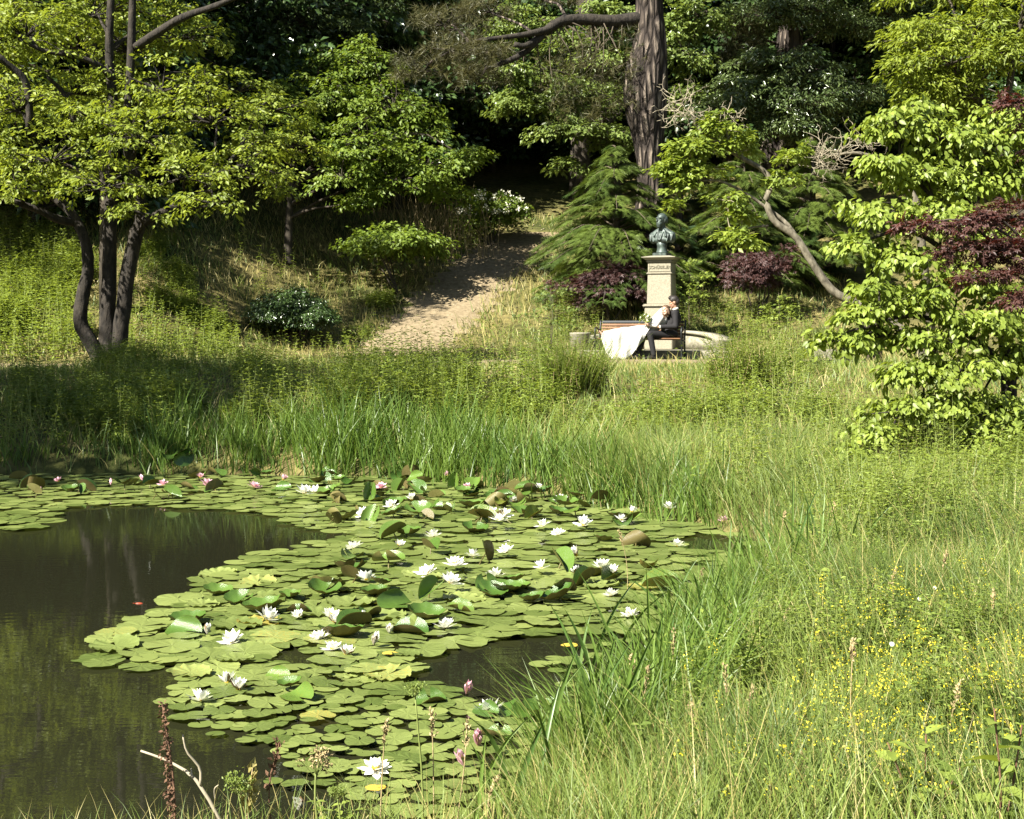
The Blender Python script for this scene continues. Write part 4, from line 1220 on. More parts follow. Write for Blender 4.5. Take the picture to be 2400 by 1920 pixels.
def capsule(p0, p1, r0, r1, sides=14):
    p0, p1 = np.asarray(p0, float), np.asarray(p1, float)
    ax = p1 - p0
    L = max(np.linalg.norm(ax), 1e-5); ax = ax / L
    pts, rr = [], []
    for a in np.linspace(-90, 0, 5): pts.append(p0 + ax * r0 * math.sin(R(a))); rr.append(max(r0 * math.cos(R(a)), 1e-4))
    for a in np.linspace(0, 90, 5): pts.append(p1 + ax * r1 * math.sin(R(a))); rr.append(max(r1 * math.cos(R(a)), 1e-4))
    a_ = Acc(); a_.tube(np.array(pts), np.array(rr), sides, True)
    return a_.v[0], a_.t[0]


def ellipsoid(c, r, rot=None):
    V, T = [], []
    n, m_ = 16, 10
    for i in range(m_ + 1):
        la = -math.pi / 2 + math.pi * i / m_
        for j in range(n): V.append((math.cos(la) * math.cos(2 * math.pi * j / n), math.cos(la) * math.sin(2 * math.pi * j / n), math.sin(la)))
    V = np.array(V) * np.asarray(r, float)
    if rot is not None: V = V @ np.array(Matrix(rot)).T
    for i in range(m_):
        for j in range(n):
            a, b = i * n + j, i * n + (j + 1) % n
            T += [(a, b, b + n), (a, b + n, a + n)]
    return V + np.asarray(c, float), np.array(T)


def fuse(name, prims, mat, parent, voxel=0.012, smooth=4):
    """one continuous skin round a set of overlapping volumes"""
    a = Acc()
    for V, T in prims: a.add(V, T)
    o = bpy.data.objects.new('tmp', a.mesh('tmp', mat))
    m = o.modifiers.new('r', 'REMESH'); m.mode = 'VOXEL'; m.voxel_size = voxel; m.use_smooth_shade = True
    s = o.modifiers.new('s', 'SMOOTH'); s.factor = 0.5; s.iterations = smooth
    me = evaluate(o)
    me.name = name
    me.materials.clear(); me.materials.append(mat)
    me.polygons.foreach_set('use_smooth', np.ones(len(me.polygons), bool))
    return link(name, me, parent)


def box(name, size, loc, mat, parent, bevel=0.01, taper=1.0, rot=None):
    bm = bmesh.new()
    bmesh.ops.create_cube(bm, size=1.0)
    for v in bm.verts:
        k = taper if v.co.z > 0 else 1.0
        v.co = Vector((v.co.x * size[0] * k, v.co.y * size[1] * k, v.co.z * size[2]))
    if bevel: bmesh.ops.bevel(bm, geom=bm.edges[:], offset=bevel, segments=2, affect='EDGES')
    me = bpy.data.meshes.new(name); bm.to_mesh(me); bm.free(); me.materials.append(mat)
    o = link(name, me, parent); o.location = loc
    if rot: o.rotation_euler = rot
    return o


M['granite'] = rough_mat('granite', (0.17, 0.155, 0.11), (0.30, 0.275, 0.205), 45, 0.85, 0.15, detail=4, dist=0.004)
M['granite_old'] = rough_mat('granite_old', (0.12, 0.11, 0.075), (0.28, 0.26, 0.195), 14, 0.9, 0.3, detail=9, dist=0.01)
M['bronze'] = rough_mat('bronze_patina', (0.018, 0.024, 0.021), (0.105, 0.14, 0.118), 11, 0.5, 0.25, (1, 1, 0.5), metal=0.3, spec=0.5, c3=(0.045, 0.062, 0.053))
M['wood'] = rough_mat('bench_wood', (0.10, 0.045, 0.02), (0.22, 0.115, 0.055), 5, 0.6, 0.15, (0.6, 8, 8))
M['iron'] = plain_mat('iron', (0.025, 0.027, 0.028), 0.45, 0.6)
M['suit'] = rough_mat('suit_cloth', (0.010, 0.0095, 0.010), (0.017, 0.016, 0.017), 80, 0.8, 0.1, spec=0.25)
M['skin'] = plain_mat('skin', (0.36, 0.20, 0.13), 0.5)
M['skin_b'] = plain_mat('skin_bride', (0.42, 0.26, 0.18), 0.5)
M['hair'] = rough_mat('hair_black', (0.012, 0.010, 0.009), (0.04, 0.033, 0.028), 60, 0.45, 0.5)
M['hair_b'] = rough_mat('hair_brown', (0.05, 0.028, 0.015), (0.13, 0.08, 0.045), 60, 0.5, 0.5)
M['white'] = rough_mat('white_cloth', (0.38, 0.37, 0.335), (0.45, 0.44, 0.40), 8, 0.8, 0.15, spec=0.2)
M['veil'] = leaf_mat('veil_tulle', (0.46, 0.46, 0.44), (0.5, 0.5, 0.48), 0.4, 0.9, 0.1, (1, 1, 1))
M['shoe'] = plain_mat('shoe_black', (0.02, 0.017, 0.015), 0.3)
M['lip'] = plain_mat('lip', (0.35, 0.10, 0.08), 0.5)
M['eye'] = plain_mat('eye_dark', (0.02, 0.015, 0.012), 0.3)

TH = R(-15)
EX = empty('stone_exedra', (3.12, 31.68, 0.86), TH)
tag(EX, 'curved low pale stone wall with round end drums on a step behind the bench', 'stone wall')
# step
bm = bmesh.new()
out_ = [(-1.95, -0.42), (1.95, -0.42)] + [(1.95 * math.cos(a), 0.05 + 1.9 * math.sin(a)) for a in np.linspace(0, math.pi, 30)]
f = bm.faces.new([bm.verts.new((x, y, 0.20)) for x, y in out_])
r_ = bmesh.ops.extrude_face_region(bm, geom=[f])
bmesh.ops.translate(bm, verts=[v for v in r_['geom'] if isinstance(v, bmesh.types.BMVert)], vec=(0, 0, -0.35))
bmesh.ops.recalc_face_normals(bm, faces=bm.faces[:])
bmesh.ops.bevel(bm, geom=[e for e in bm.edges if all(v.co.z > 0.1 for v in e.verts)], offset=0.012, segments=1, affect='EDGES')
me = bpy.data.meshes.new('platform_step'); bm.to_mesh(me); bm.free(); me.materials.append(M['granite_old']); link('platform_step', me, EX)


def arc_wall(name, r0, r1, zlo, zhi, mat, a0=8, a1=172):
    an = np.radians(np.linspace(a0, a1, 48))
    V = []
    for a in an:
        h0, h1 = zlo(a), zhi(a)
        c, s = math.cos(a), math.sin(a)
        V += [(r0 * c, r0 * s, h0), (r1 * c, r1 * s, h0), (r1 * c, r1 * s, h1), (r0 * c, r0 * s, h1)]
    T = []
    for k in range(len(an) - 1):
        for q in range(4):
            A_, B_ = 4 * k + q, 4 * k + (q + 1) % 4
            T += [(A_, B_, B_ + 4), (A_, B_ + 4, A_ + 4)]
    e = 4 * (len(an) - 1)
    T += [(0, 2, 1), (0, 3, 2), (e, e + 1, e + 2), (e, e + 2, e + 3)]
    o = link(name, tri_mesh(name, V, T, mat), EX)
    bm = bmesh.new(); bm.from_mesh(o.data); bmesh.ops.recalc_face_normals(bm, faces=bm.faces[:]); bm.to_mesh(o.data); bm.free()
    return o


top = lambda a: 0.36 + 0.30 * math.sin(a) ** 0.8
arc_wall('curved_wall', 1.48, 1.72, lambda a: 0.19, lambda a: top(a) - 0.07, M['granite_old'])
arc_wall('coping', 1.42, 1.80, lambda a: top(a) - 0.066, lambda a: top(a), M['granite'])
for s, h in ((1, 0.46), (-1, 0.60)):
    a = Acc()
    a.tube(np.array([(0, 0, -0.1), (0, 0, h - .05), (0, 0, h - 0.03), (0, 0, h)]), np.array((.235, .235, .25, .235)), 28)
    d_ = a.build('end_drum', M['granite_old'], EX); d_.location = (s * 1.62, -0.02, 0)

PD = empty('stone_pedestal', (EX.matrix_basis @ Vector((0.02, 1.40, 0)))[:], TH - R(4))
PD.location.z = 1.062
tag(PD, 'tall tapering granite pedestal with carved name carrying the bust', 'pedestal')
box('base_block', (0.66, 0.66, 0.98), (0, 0, 0.49), M['granite'], PD, 0.012)
box('base_moulding', (0.74, 0.74, 0.07), (0, 0, 1.02), M['granite'], PD, 0.02)
box('shaft', (0.575, 0.575, 0.69), (0, 0, 1.40), M['granite'], PD, 0.008, 0.95)
box('neck_moulding', (0.60, 0.60, 0.045), (0, 0, 1.768), M['granite'], PD, 0.014)
FZ = box('frieze', (0.54, 0.54, 0.22), (0, 0, 1.902), M['granite'], PD, 0.006)
box('frieze_border', (0.50, 0.012, 0.022), (0, -0.272, -0.084), M['granite'], FZ, 0.004)
box('frieze_border', (0.022, 0.012, 0.158), (-0.24, -0.272, 0.008), M['granite'], FZ, 0.004)
box('cornice_moulding', (0.62, 0.62, 0.05), (0, 0, 2.04), M['granite'], PD, 0.02)
bm = bmesh.new()
prof = [(0.30, 2.066), (0.33, 2.085), (0.385, 2.125), (0.40, 2.13), (0.40, 2.142), (0.22, 2.175)]
rings = [[bm.verts.new((sx * w, sy * w, z)) for sx, sy in ((-1, -1), (1, -1), (1, 1), (-1, 1))] for w, z in prof]
for a_, b_ in zip(rings, rings[1:]):
    for k in range(4): bm.faces.new((a_[k], a_[(k + 1) % 4], b_[(k + 1) % 4], b_[k]))
bm.faces.new(rings[-1]); bm.faces.new(rings[0][::-1])
me = bpy.data.meshes.new('cornice'); bm.to_mesh(me); bm.free(); me.materials.append(M['granite']); link('cornice', me, PD)
tc_ = bpy.data.curves.new('lettering', 'FONT'); tc_.body = 'SCHÜBELER'; tc_.size = 0.098; tc_.extrude = 0.008; tc_.align_x = 'CENTER'; tc_.align_y = 'CENTER'; tc_.offset = 0.0015
tm = evaluate(bpy.data.objects.new('tmp', tc_)); tm.materials.clear(); tm.materials.append(M['granite_old'])
o = link('lettering', tm, FZ); o.rotation_euler = (math.pi / 2, 0, 0); o.location = (0.008, -0.276, 0.003)

# bronze bust: a bearded head turned to the left on draped shoulders
BU = empty('bronze_bust', PD.location + Vector((0, 0, 2.168)), TH - R(14))
tag(BU, 'green bronze bust of a bearded man in a coat on the pedestal', 'statue')
Zr = lambda d: Matrix.Rotation(R(d), 3, 'Z')
hd = -22.0                                        # the head turns a little further than the chest


def hp(x, y, z):
    v = Zr(hd) @ Vector((x, y, 0)); return (v.x, v.y - 0.02, z)


hr = Zr(hd)
pr = [ellipsoid(hp(0, 0.01, .88), (.108, .135, .125), hr), ellipsoid(hp(0, -.035, .80), (.088, .105, .12), hr), ellipsoid(hp(0, -.095, .745), (.07, .06, .07), hr), ellipsoid(hp(0, -.10, .70), (.055, .045, .055), hr),
      ellipsoid(hp(0, -.148, .822), (.018, .03, .03), hr), capsule(hp(0, -.128, .865), hp(0, -.165, .815), .012, .02), ellipsoid(hp(0, -.125, .775), (.055, .035, .02), hr),
      ellipsoid(hp(.05, -.118, .885), (.042, .022, .014), hr), ellipsoid(hp(-.05, -.118, .885), (.042, .022, .014), hr),
      ellipsoid(hp(.06, -.095, .825), (.03, .03, .025), hr), ellipsoid(hp(-.06, -.095, .825), (.03, .03, .025), hr),
      ellipsoid(hp(.108, .015, .83), (.015, .03, .042), hr), ellipsoid(hp(-.108, .015, .83), (.015, .03, .042), hr),
      ellipsoid(hp(.085, .05, .84), (.035, .07, .09), hr), ellipsoid(hp(-.085, .05, .84), (.035, .07, .09), hr),
      capsule((0, .03, .52), (0, .0, .74), .085, .075),
      ellipsoid((0, .0, .44), (.29, .14, .15)), ellipsoid((.235, .02, .43), (.095, .10, .13)), ellipsoid((-.235, .02, .43), (.095, .10, .13)), ellipsoid((0, -.04, .38), (.23, .12, .10)),
      capsule((-.07, .02, .60), (-.25, .03, .50), .07, .07), capsule((.07, .02, .60), (.25, .03, .50), .07, .07),
      capsule((.07, -.07, .61), (.02, -.175, .38), .022, .022), capsule((-.07, -.07, .61), (-.02, -.17, .38), .022, .022), capsule((.10, -.08, .58), (.15, -.15, .46), .026, .018), capsule((-.10, -.08, .58), (-.15, -.15, .46), .026, .018),
      capsule((.29, -.05, .50), (.26, -.09, .36), .02, .016), capsule((.21, -.10, .50), (.17, -.14, .34), .015, .014), capsule((-.28, -.05, .50), (-.25, -.09, .36), .02, .016), capsule((-.2, -.10, .5), (-.16, -.14, .34), .015, .014)]
HS = fuse('head_and_shoulders', pr, M['bronze'], BU, 0.0085, 3)
for sx in (-1, 1):
    e = hp(sx * .042, -.122, .855)
    V, T = ellipsoid(e, (.016, .012, .012)); a = Acc(); a.add(V, T); a.build('eye', M['bronze'], HS, True)
a = Acc(); a.tube(np.array([(0, 0, .075), (0, 0, .10), (0, 0, .16), (0, 0, .24), (0, 0, .33)]), np.array((.145, .135, .115, .115, .14)), 24); a.build('socle', M['bronze'], BU, True)
box('socle_plinth', (0.34, 0.34, 0.075), (0, 0, 0.0375), M['bronze'], BU, 0.008)

# bench
BO = Vector((2.82, 31.0, 0.865))
BN = empty('park_bench', BO, TH)
tag(BN, 'wooden slatted park bench with black iron ends before the monument', 'bench')
for k in range(6):
    z = 0.50 + k * 0.066; y = 0.235 + k * 0.018
    box('back_slat', (1.84, 0.032, 0.054), (0, y, z), M['wood'] if k < 5 else M['iron'], BN, 0.012, rot=(-0.26, 0, 0))
for k in range(6):
    box('seat_slat', (1.84, 0.066, 0.03), (0, -0.24 + k * 0.082, 0.445 + 0.006 * abs(k - 3)), M['wood'], BN, 0.009)
for s in (-1, 1):
    x = s * 0.95
    a = Acc()
    a.tube(smooth_path([(x, -.27, 0), (x, -.25, .25), (x, -.30, .48), (x, -.315, .60), (x, -.27, .69), (x, -.16, .705), (x, .02, .67), (x, .22, .655)], 26), np.full(26, .021), 8)
    a.tube(np.array([(x, -.27, .42), (x, .22, .42)]), .02, 8)
    ef = a.build('end_frame', M['iron'], BN, True); a = Acc()
    a.tube(smooth_path([(x, .30, 0), (x, .22, .25), (x, .215, .46), (x, .26, .66), (x, .335, .87)], 16), np.full(16, .021), 8)
    a.build('leg', M['iron'], ef, True); a = Acc()
    a.tube(np.array([(x, -.255, .16), (x, .25, .16)]), .013, 8)
    a.build('stretcher', M['iron'], ef, True)


def hand(wrist, dirv, palm, curl=0.9, size=1.0, thumb=1):
    """palm, four bent fingers of unequal length and a thumb from the side of the palm"""
    w = np.asarray(wrist, float); d = nrm(np.asarray(dirv, float)); n_ = nrm(np.asarray(palm, float)); n_ = nrm(n_ - d * (n_ @ d)); s = np.cross(d, n_)
    pr = [capsule(w, w + d * .03 * size, .024 * size, .03 * size)]
    for q in (-.024, -.008, .008, .024): pr.append(capsule(w + d * .02 * size + s * q * size, w + d * .085 * size + s * q * 1.15 * size, .015 * size, .0125 * size))
    for q, L in zip((-.027, -.009, .009, .027), (.062, .078, .083, .072)):
        p = w + d * .09 * size + s * q * size; ang = 0.25
        for k, seg in enumerate((.45, .32, .23)):
            ang += curl * (0.5, .9, .7)[k]
            e = p + (d * math.cos(ang) + n_ * math.sin(ang)) * L * seg * size
            pr.append(capsule(p, e, .0095 * size, .0085 * size)); p = e
    p = w + d * .03 * size + s * .028 * thumb * size
    e = p + (d * .6 + s * .55 * thumb + n_ * .5) * .038 * size; pr.append(capsule(p, e, .012 * size, .011 * size))
    pr.append(capsule(e, e + (d * .75 + n_ * .55) * .032 * size, .0105 * size, .009 * size))
    return pr


def basis(f, up=(0, 0, 1)):
    f = nrm(np.asarray(f, float)); s = nrm(np.cross(f, up)); u = np.cross(s, f)
    return f, s, u                        # forward, side, up


def head(c, f, k=1.0, roll=(0, 0, 1)):
    """skull, jaw, nose, brow, lips, ears about the head centre"""
    f, s, u = basis(f, roll)
    m = np.stack([s, f, u], 1)
    at = lambda x, y, z: np.asarray(c) + k * (s * x + f * y + u * z)
    rot = Matrix([list(r_) for r_ in m])
    E = lambda x, y, z, r: ellipsoid(at(x, y, z), np.array(r) * k, rot)
    return [E(0, -.012, .025, (.074, .095, .092)), E(0, .03, -.045, (.055, .058, .072)), E(0, .06, -.092, (.028, .028, .022)), E(0, .098, -.018, (.012, .018, .014)), capsule(at(0, .086, .018), at(0, .106, -.016), .008 * k, .012 * k),
            E(.03, .076, .022, (.026, .012, .008)), E(-.03, .076, .022, (.026, .012, .008)), E(.036, .06, -.022, (.022, .022, .02)), E(-.036, .06, -.022, (.022, .022, .02)), E(0, .085, -.056, (.022, .012, .009)),
            E(.076, -.01, -.012, (.009, .018, .03)), E(-.076, -.01, -.012, (.009, .018, .03))], at, rot


def face_bits(parent, at, k, rot):
    for x in (-.03, .03):
        V, T = ellipsoid(at(x, .079, .006), np.array((.013, .006, .006)) * k, rot); a = Acc(); a.add(V, T); a.build('eye', M['eye'], parent, True)
    V, T = ellipsoid(at(0, .095, -.056), np.array((.02, .005, .006)) * k, rot); a = Acc(); a.add(V, T); a.build('mouth', M['lip'], parent, True)


# seated man
MN = empty('person', BO, TH)
tag(MN, 'person in black suit seated upright, kissing the other’s forehead', 'person')
hc = np.array((.735, -.03, 1.255)); hf = (-.93, -.22, -.28)
hpr, hat, hrot = head(hc, hf, 1.08)
pelv, chest, neck = (.60, -.02, .56), (.755, .0, .92), (.775, -.01, 1.10)
body = hpr + [capsule((.785, -.01, 1.03), (.755, -.02, 1.17), .058, .052), capsule(pelv, chest, .12, .13), capsule((.79, -.15, 1.01), (.81, -.25, .73), .048, .04), capsule((.81, -.25, .73), (.46, -.31, .715), .04, .026),
              capsule((.74, .15, 1.0), (.52, .17, .78), .048, .04), capsule((.52, .17, .78), (.35, .0, .74), .04, .028), capsule(chest, (.79, -.15, 1.01), .1, .055), capsule(chest, (.74, .15, 1.0), .1, .055), capsule(chest, (.785, -.01, 1.03), .09, .058),
              capsule((.60, -.11, .53), (.28, -.38, .56), .08, .05), capsule((.28, -.38, .56), (.37, -.41, .10), .05, .033), capsule((.58, .06, .53), (.13, -.2, .57), .08, .05), capsule((.13, -.2, .57), (.01, -.35, .10), .05, .033),
              capsule(pelv, (.60, -.11, .53), .11, .085), capsule(pelv, (.58, .06, .53), .11, .085)]
body += hand((.455, -.31, .715), (-1, .05, .1), (.1, .7, .7), .8, 1.0, -1) + hand((.35, .0, .74), (-.8, -.5, .1), (.2, .6, -.7), .7, 1.0, 1)
MB_ = fuse('body', body, M['skin'], MN, 0.0085, 2)
face_bits(MB_, hat, 1.08, hrot)
hrp = [ellipsoid(hat(0, -.022, .048), np.array((.084, .100, .088)) * 1.06, hrot), ellipsoid(hat(0, -.07, .0), np.array((.074, .06, .08)) * 1.06, hrot), ellipsoid(hat(0, .045, .105), np.array((.062, .04, .028)) * 1.06, hrot), ellipsoid(hat(.02, .02, .125), np.array((.05, .045, .025)) * 1.06, hrot), ellipsoid(hat(-.06, .02, .05), np.array((.02, .04, .04)) * 1.06, hrot), ellipsoid(hat(.06, .02, .05), np.array((.02, .04, .04)) * 1.06, hrot)]
fuse('hair', hrp, M['hair'], MN, 0.009, 1)
jk = [capsule((.61, -.02, .60), (.755, .0, .90), .165, .155), capsule((.755, .0, .90), (.785, -.01, 1.02), .15, .085), capsule(chest, (.785, -.16, 1.01), .12, .085), capsule(chest, (.74, .16, 1.0), .12, .085), capsule((.795, -.165, 1.01), (.82, -.26, .73), .078, .062), capsule((.82, -.26, .73), (.515, -.305, .72), .062, .047),
      capsule((.74, .16, 1.0), (.52, .17, .78), .075, .06), capsule((.52, .17, .78), (.39, .04, .745), .06, .045), ellipsoid((.66, -.03, .56), (.19, .18, .10)),
      capsule((.70, -.09, 1.06), (.60, -.10, .80), .022, .02), capsule((.845, -.10, .95), (.80, -.20, .82), .02, .015), capsule((.70, -.285, .77), (.62, -.29, .70), .014, .012), capsule((.80, -.225, .93), (.74, -.2, .86), .016, .012)]
fuse('jacket', jk, M['suit'], MN, 0.011, 2)
tr_ = [capsule((.60, -.11, .535), (.28, -.385, .565), .105, .073), capsule((.28, -.385, .565), (.37, -.415, .12), .07, .058), capsule((.58, .06, .535), (.13, -.205, .575), .105, .073), capsule((.13, -.205, .575), (.01, -.355, .12), .07, .058), ellipsoid((.62, -.02, .55), (.16, .18, .115)), capsule((.42, -.27, .5), (.34, -.33, .53), .06, .05)]
fuse('trousers', tr_, M['suit'], MN, 0.011, 2)
for (ax, ay), (tx, ty) in (((.37, -.41), (.18, -.53)), ((.01, -.35), (-.23, -.42))):
    fuse('shoe', [capsule((ax + .02, ay + .01, .055), (ax * .5 + tx * .5, ay * .5 + ty * .5, .05), .05, .048), capsule((ax * .5 + tx * .5, ay * .5 + ty * .5, .045), (tx, ty, .035), .046, .032)], M['shoe'], MN, 0.01, 2)
a = Acc(); a.tube(np.array([(.52, -.306, .72), (.475, -.308, .717)]), np.array((.042, .04)), 14); a.build('shirt_cuff', M['white'], MN, True)
a = Acc(); a.tube(np.array([(.785, -.01, 1.085), (.768, -.015, 1.135)]), np.array((.072, .064)), 18); a.build('shirt_collar', M['white'], MN, True)
fuse('bow_tie', [capsule((.70, -.03, 1.085), (.70, -.075, 1.09), .008, .02), capsule((.70, -.03, 1.085), (.70, .015, 1.08), .008, .02)], M['shoe'], MN, 0.006, 1)

# reclining bride
BR = empty('person', BO, TH)
tag(BR, 'person in white wedding dress and veil reclining along the bench', 'person')
bc = np.array((.585, -.16, 1.075)); bf = (-.42, -.86, .12)
hpr, bat, brot = head(bc, bf, .98, (-.35, .1, 1))
bb = hpr + [capsule((.575, -.11, .93), (.595, -.13, 1.02), .042, .042), capsule((.22, -.06, .62), (.5, -.1, .87), .105, .105), capsule((.5, -.1, .87), (.57, -.11, .94), .09, .045), capsule((.5, -.21, .91), (.40, -.31, .74), .038, .034), capsule((.40, -.31, .74), (.26, -.31, .755), .034, .022),
            capsule((.5, .04, .9), (.36, .0, .78), .038, .034), capsule((.36, .0, .78), (.24, -.22, .77), .034, .022), capsule((.5, -.1, .87), (.5, -.21, .91), .08, .042), capsule((.5, -.1, .87), (.5, .04, .9), .08, .042),
            capsule((.2, -.12, .60), (-.3, -.14, .60), .085, .055), capsule((-.3, -.14, .60), (-.76, -.12, .545), .052, .032), capsule((.2, .02, .60), (-.3, .0, .60), .085, .055), capsule((-.3, .0, .60), (-.76, -.03, .545), .052, .032), ellipsoid((.22, -.05, .61), (.13, .15, .11)),
            capsule((-.76, -.12, .545), (-.80, -.13, .535), .034, .036), capsule((-.80, -.13, .535), (-.88, -.16, .62), .034, .022), capsule((-.76, -.03, .545), (-.80, -.03, .535), .034, .036), capsule((-.80, -.03, .535), (-.9, -.06, .60), .034, .022)]
bb += hand((.265, -.31, .755), (-1, .1, .15), (.1, .8, .5), .9, .92, -1) + hand((.245, -.215, .77), (-.8, -.5, .1), (.3, -.4, .8), .8, .92, 1)
BB_ = fuse('body', bb, M['skin_b'], BR, 0.0085, 2)
face_bits(BB_, bat, .98, brot)
fuse('hair', [ellipsoid(bat(0, -.025, .05), np.array((.084, .095, .082)), brot), ellipsoid(bat(0, -.07, -.02), np.array((.075, .06, .09)), brot), ellipsoid(bat(.07, -.0, -.05), np.array((.022, .04, .08)), brot), ellipsoid(bat(-.07, .0, -.05), np.array((.022, .04, .08)), brot), ellipsoid(bat(.075, .0, -.13), np.array((.025, .035, .06)), brot)], M['hair_b'], BR, 0.009, 1)
fuse('bodice', [capsule((.2, -.06, .62), (.5, -.1, .86), .125, .122), capsule((.5, -.1, .86), (.54, -.11, .92), .11, .07), capsule((.5, -.1, .87), (.5, -.21, .905), .095, .056), capsule((.5, -.1, .87), (.5, .04, .9), .095, .056), capsule((.5, -.215, .91), (.40, -.315, .745), .054, .048), capsule((.40, -.315, .745), (.29, -.312, .755), .048, .036),
                capsule((.5, .04, .9), (.36, .0, .78), .054, .048), capsule((.36, .0, .78), (.265, -.19, .77), .048, .034), ellipsoid((.44, -.19, .85), (.09, .07, .07))], M['white'], BR, 0.010, 2)
# skirt: falls from the lap over the edge of the seat to the ground in folds
S_ = np.linspace(0, 1, 60); Vn = 34
hx = np.interp(S_, [0, .25, .5, .75, .9, 1], [.17, -.04, -.22, -.50, -.64, -.80]); hy = np.interp(S_, [0, .25, .5, .75, .9, 1], [-.36, -.47, -.54, -.55, -.46, -.30]); hz = np.interp(S_, [0, .22, .45, .8, .92, 1], [.50, .22, .02, .015, .15, .44])
tx = np.interp(S_, [0, 1], [.27, -.80]); tz = np.interp(S_, [0, .3, .6, 1], [.755, .735, .70, .62])
V = []
for i, s in enumerate(S_):
    ctl = [(tx[i], .17, .475), (tx[i], .12, tz[i] - .07), (tx[i], -.03, tz[i]), (tx[i], -.18, tz[i] - .035), (tx[i] * .8 + hx[i] * .2, -.29, tz[i] * .72 + hz[i] * .28), (tx[i] * .35 + hx[i] * .65, -.38 - .04 * math.sin(6 * s), tz[i] * .38 + hz[i] * .62), (hx[i], hy[i], hz[i])]
    c = smooth_path(ctl, Vn)
    v = np.linspace(0, 1, Vn)
    amp = np.clip((v - .3) / .5, 0, 1) * .055 + .010
    ph = 25 * s - 4 * v + 1.2 * math.sin(9 * s)
    c[:, 1] -= amp * np.sin(ph) * np.sin(math.pi * np.clip(s * 1.1, .05, 1)) ; c[:, 2] += .35 * amp * np.cos(ph) * (v < .85)
    c[:, 2] = np.maximum(c[:, 2], .006)
    V.append(c)
V = np.array(V)
i = (np.arange(59)[:, None] * Vn + np.arange(Vn - 1)[None]).ravel()
T = np.concatenate([np.stack([i, i + 1, i + Vn + 1], -1), np.stack([i, i + Vn + 1, i + Vn], -1)])
o = link('skirt', tri_mesh('skirt', V.reshape(-1, 3), T, M['white'], None, True), BR)
m = o.modifiers.new('thickness', 'SOLIDIFY'); m.thickness = 0.008
A_ = smooth_path([bat(0.0, -.05, .14), (.46, -.10, 1.12), (.34, -.17, .98), (.22, -.24, .86), (.17, -.26, .78)], 22); B_ = smooth_path([bat(.03, -.08, .12), (.60, -.02, 1.0), (.54, -.17, .95), (.46, -.30, .86), (.40, -.345, .79)], 22)
V = []
for a_, b_ in zip(A_, B_):
    for q in np.linspace(0, 1, 14):
        p = a_ * (1 - q) + b_ * q + np.array((0, -.035 * math.sin(math.pi * q) - .008 * math.sin(q * 22), .012 * math.sin(math.pi * q)))
        V.append(p)
i = (np.arange(21)[:, None] * 14 + np.arange(13)[None]).ravel()
T = np.concatenate([np.stack([i, i + 1, i + 15], -1), np.stack([i, i + 15, i + 14], -1)])
link('veil', tri_mesh('veil', V, T, M['veil'], np.full(len(V), .5), True), BR)

BQ = empty('bouquet', BO, TH)
tag(BQ, 'round bouquet of cream roses and greenery held in the bride’s hands', 'bouquet')
bc_ = np.array((.165, -.33, .885))
lv = Acc(); d = rand_dirs(110, -.6)
lv.inst(LEAF[0], LEAF[1], bc_ + d * .085, d + .4 * rng.standard_normal((110, 3)), rng.standard_normal((110, 3)), rng.uniform(.05, .085, 110), rng.random(110))
tag(lv.build('foliage', M['weed'], BQ), None, None, None, 'stuff')
V, T = ellipsoid((0, 0, 0), (1, 1, .85)); V = V * (1 + .10 * np.sin(V[:, :1] * 9) * np.sin(V[:, 1:2] * 8 + 1))
ROSE = tri_mesh('rose', V, T, M['cream'], np.full(len(V), .6), True)
for k, q in enumerate(rand_dirs(22, -.5)):
    o = link('rose', ROSE, BQ); o.location = bc_ + q * np.array((.095, .085, .10)); s_ = rng.uniform(.018, .03); o.scale = (s_, s_, s_); o.rotation_euler = rng.uniform(0, 6, 3)
a = Acc()
for k in range(9):
    e = bc_ + rng.normal(0, .03, 3); b_ = np.array((.215, -.295, .70)) + rng.normal(0, .012, 3)
    a.tube(np.array([b_, np.array((.205, -.30, .77)), e]), .005, 5)
a.build('stems', M['stem'], BQ)

# small white plant label on a stake
pq = P(1413, 679, 34.6); z0 = gz(pq[0], pq[1])
LB = empty('plant_label', (pq[0], pq[1], z0)); tag(LB, 'small white plant label on a thin stake before the purple maple', 'sign')
box('plate', (.09, .006, .075), (0, 0, pq[2] - z0), M['white'], LB, .002, rot=(-.35, .12, 0))
a = Acc(); a.tube(np.array([(.012, 0, -.05), (0, .004, pq[2] - z0 - .03)]), .006, 6); a.build('stake', M['iron'], LB)

# weathered things on the path behind the lime-green tree
M['oldwood'] = rough_mat('old_wood', (0.03, 0.022, 0.016), (0.10, 0.075, 0.05), 12, 0.9, 0.7, (1, 1, .2))
def stump(label, px, Y, py_top, w, mat, name='tree_stump', cat='stump'):
    p = P(px, 840, Y); zz = gz(p[0], p[1]); h = P(px, py_top, Y)[2] - zz
    r = empty(name, (p[0], p[1], zz - .03)); a = Acc()
    a.tube(np.array([(0, 0, 0), (0, 0, h * .3), (.01, 0, h * .8), (0, 0, h + .03)]), np.array((w * 1.25, w, w * .95, w * .9)), 13, True, .06)
    a.build('body', mat, r, True)
    return tag(r, label, cat)


stump('short dark weathered stump on the path under the lime-green tree', 1976, 29.0, 803, .085, M['oldwood'])
stump('taller dark stump beside the path under the lime-green tree', 2050, 28.2, 775, .14, M['oldwood'])
p = P(1935, 838, 29.6); SB = empty('stone_block', (p[0], p[1], gz(p[0], p[1]))); tag(SB, 'low pale stone block beside the short dark stump', 'stone')
box('block', (.42, .3, .24), (0, 0, .11), M['granite_old'], SB, .03)
bpy.data.scenes.remove(TMP)


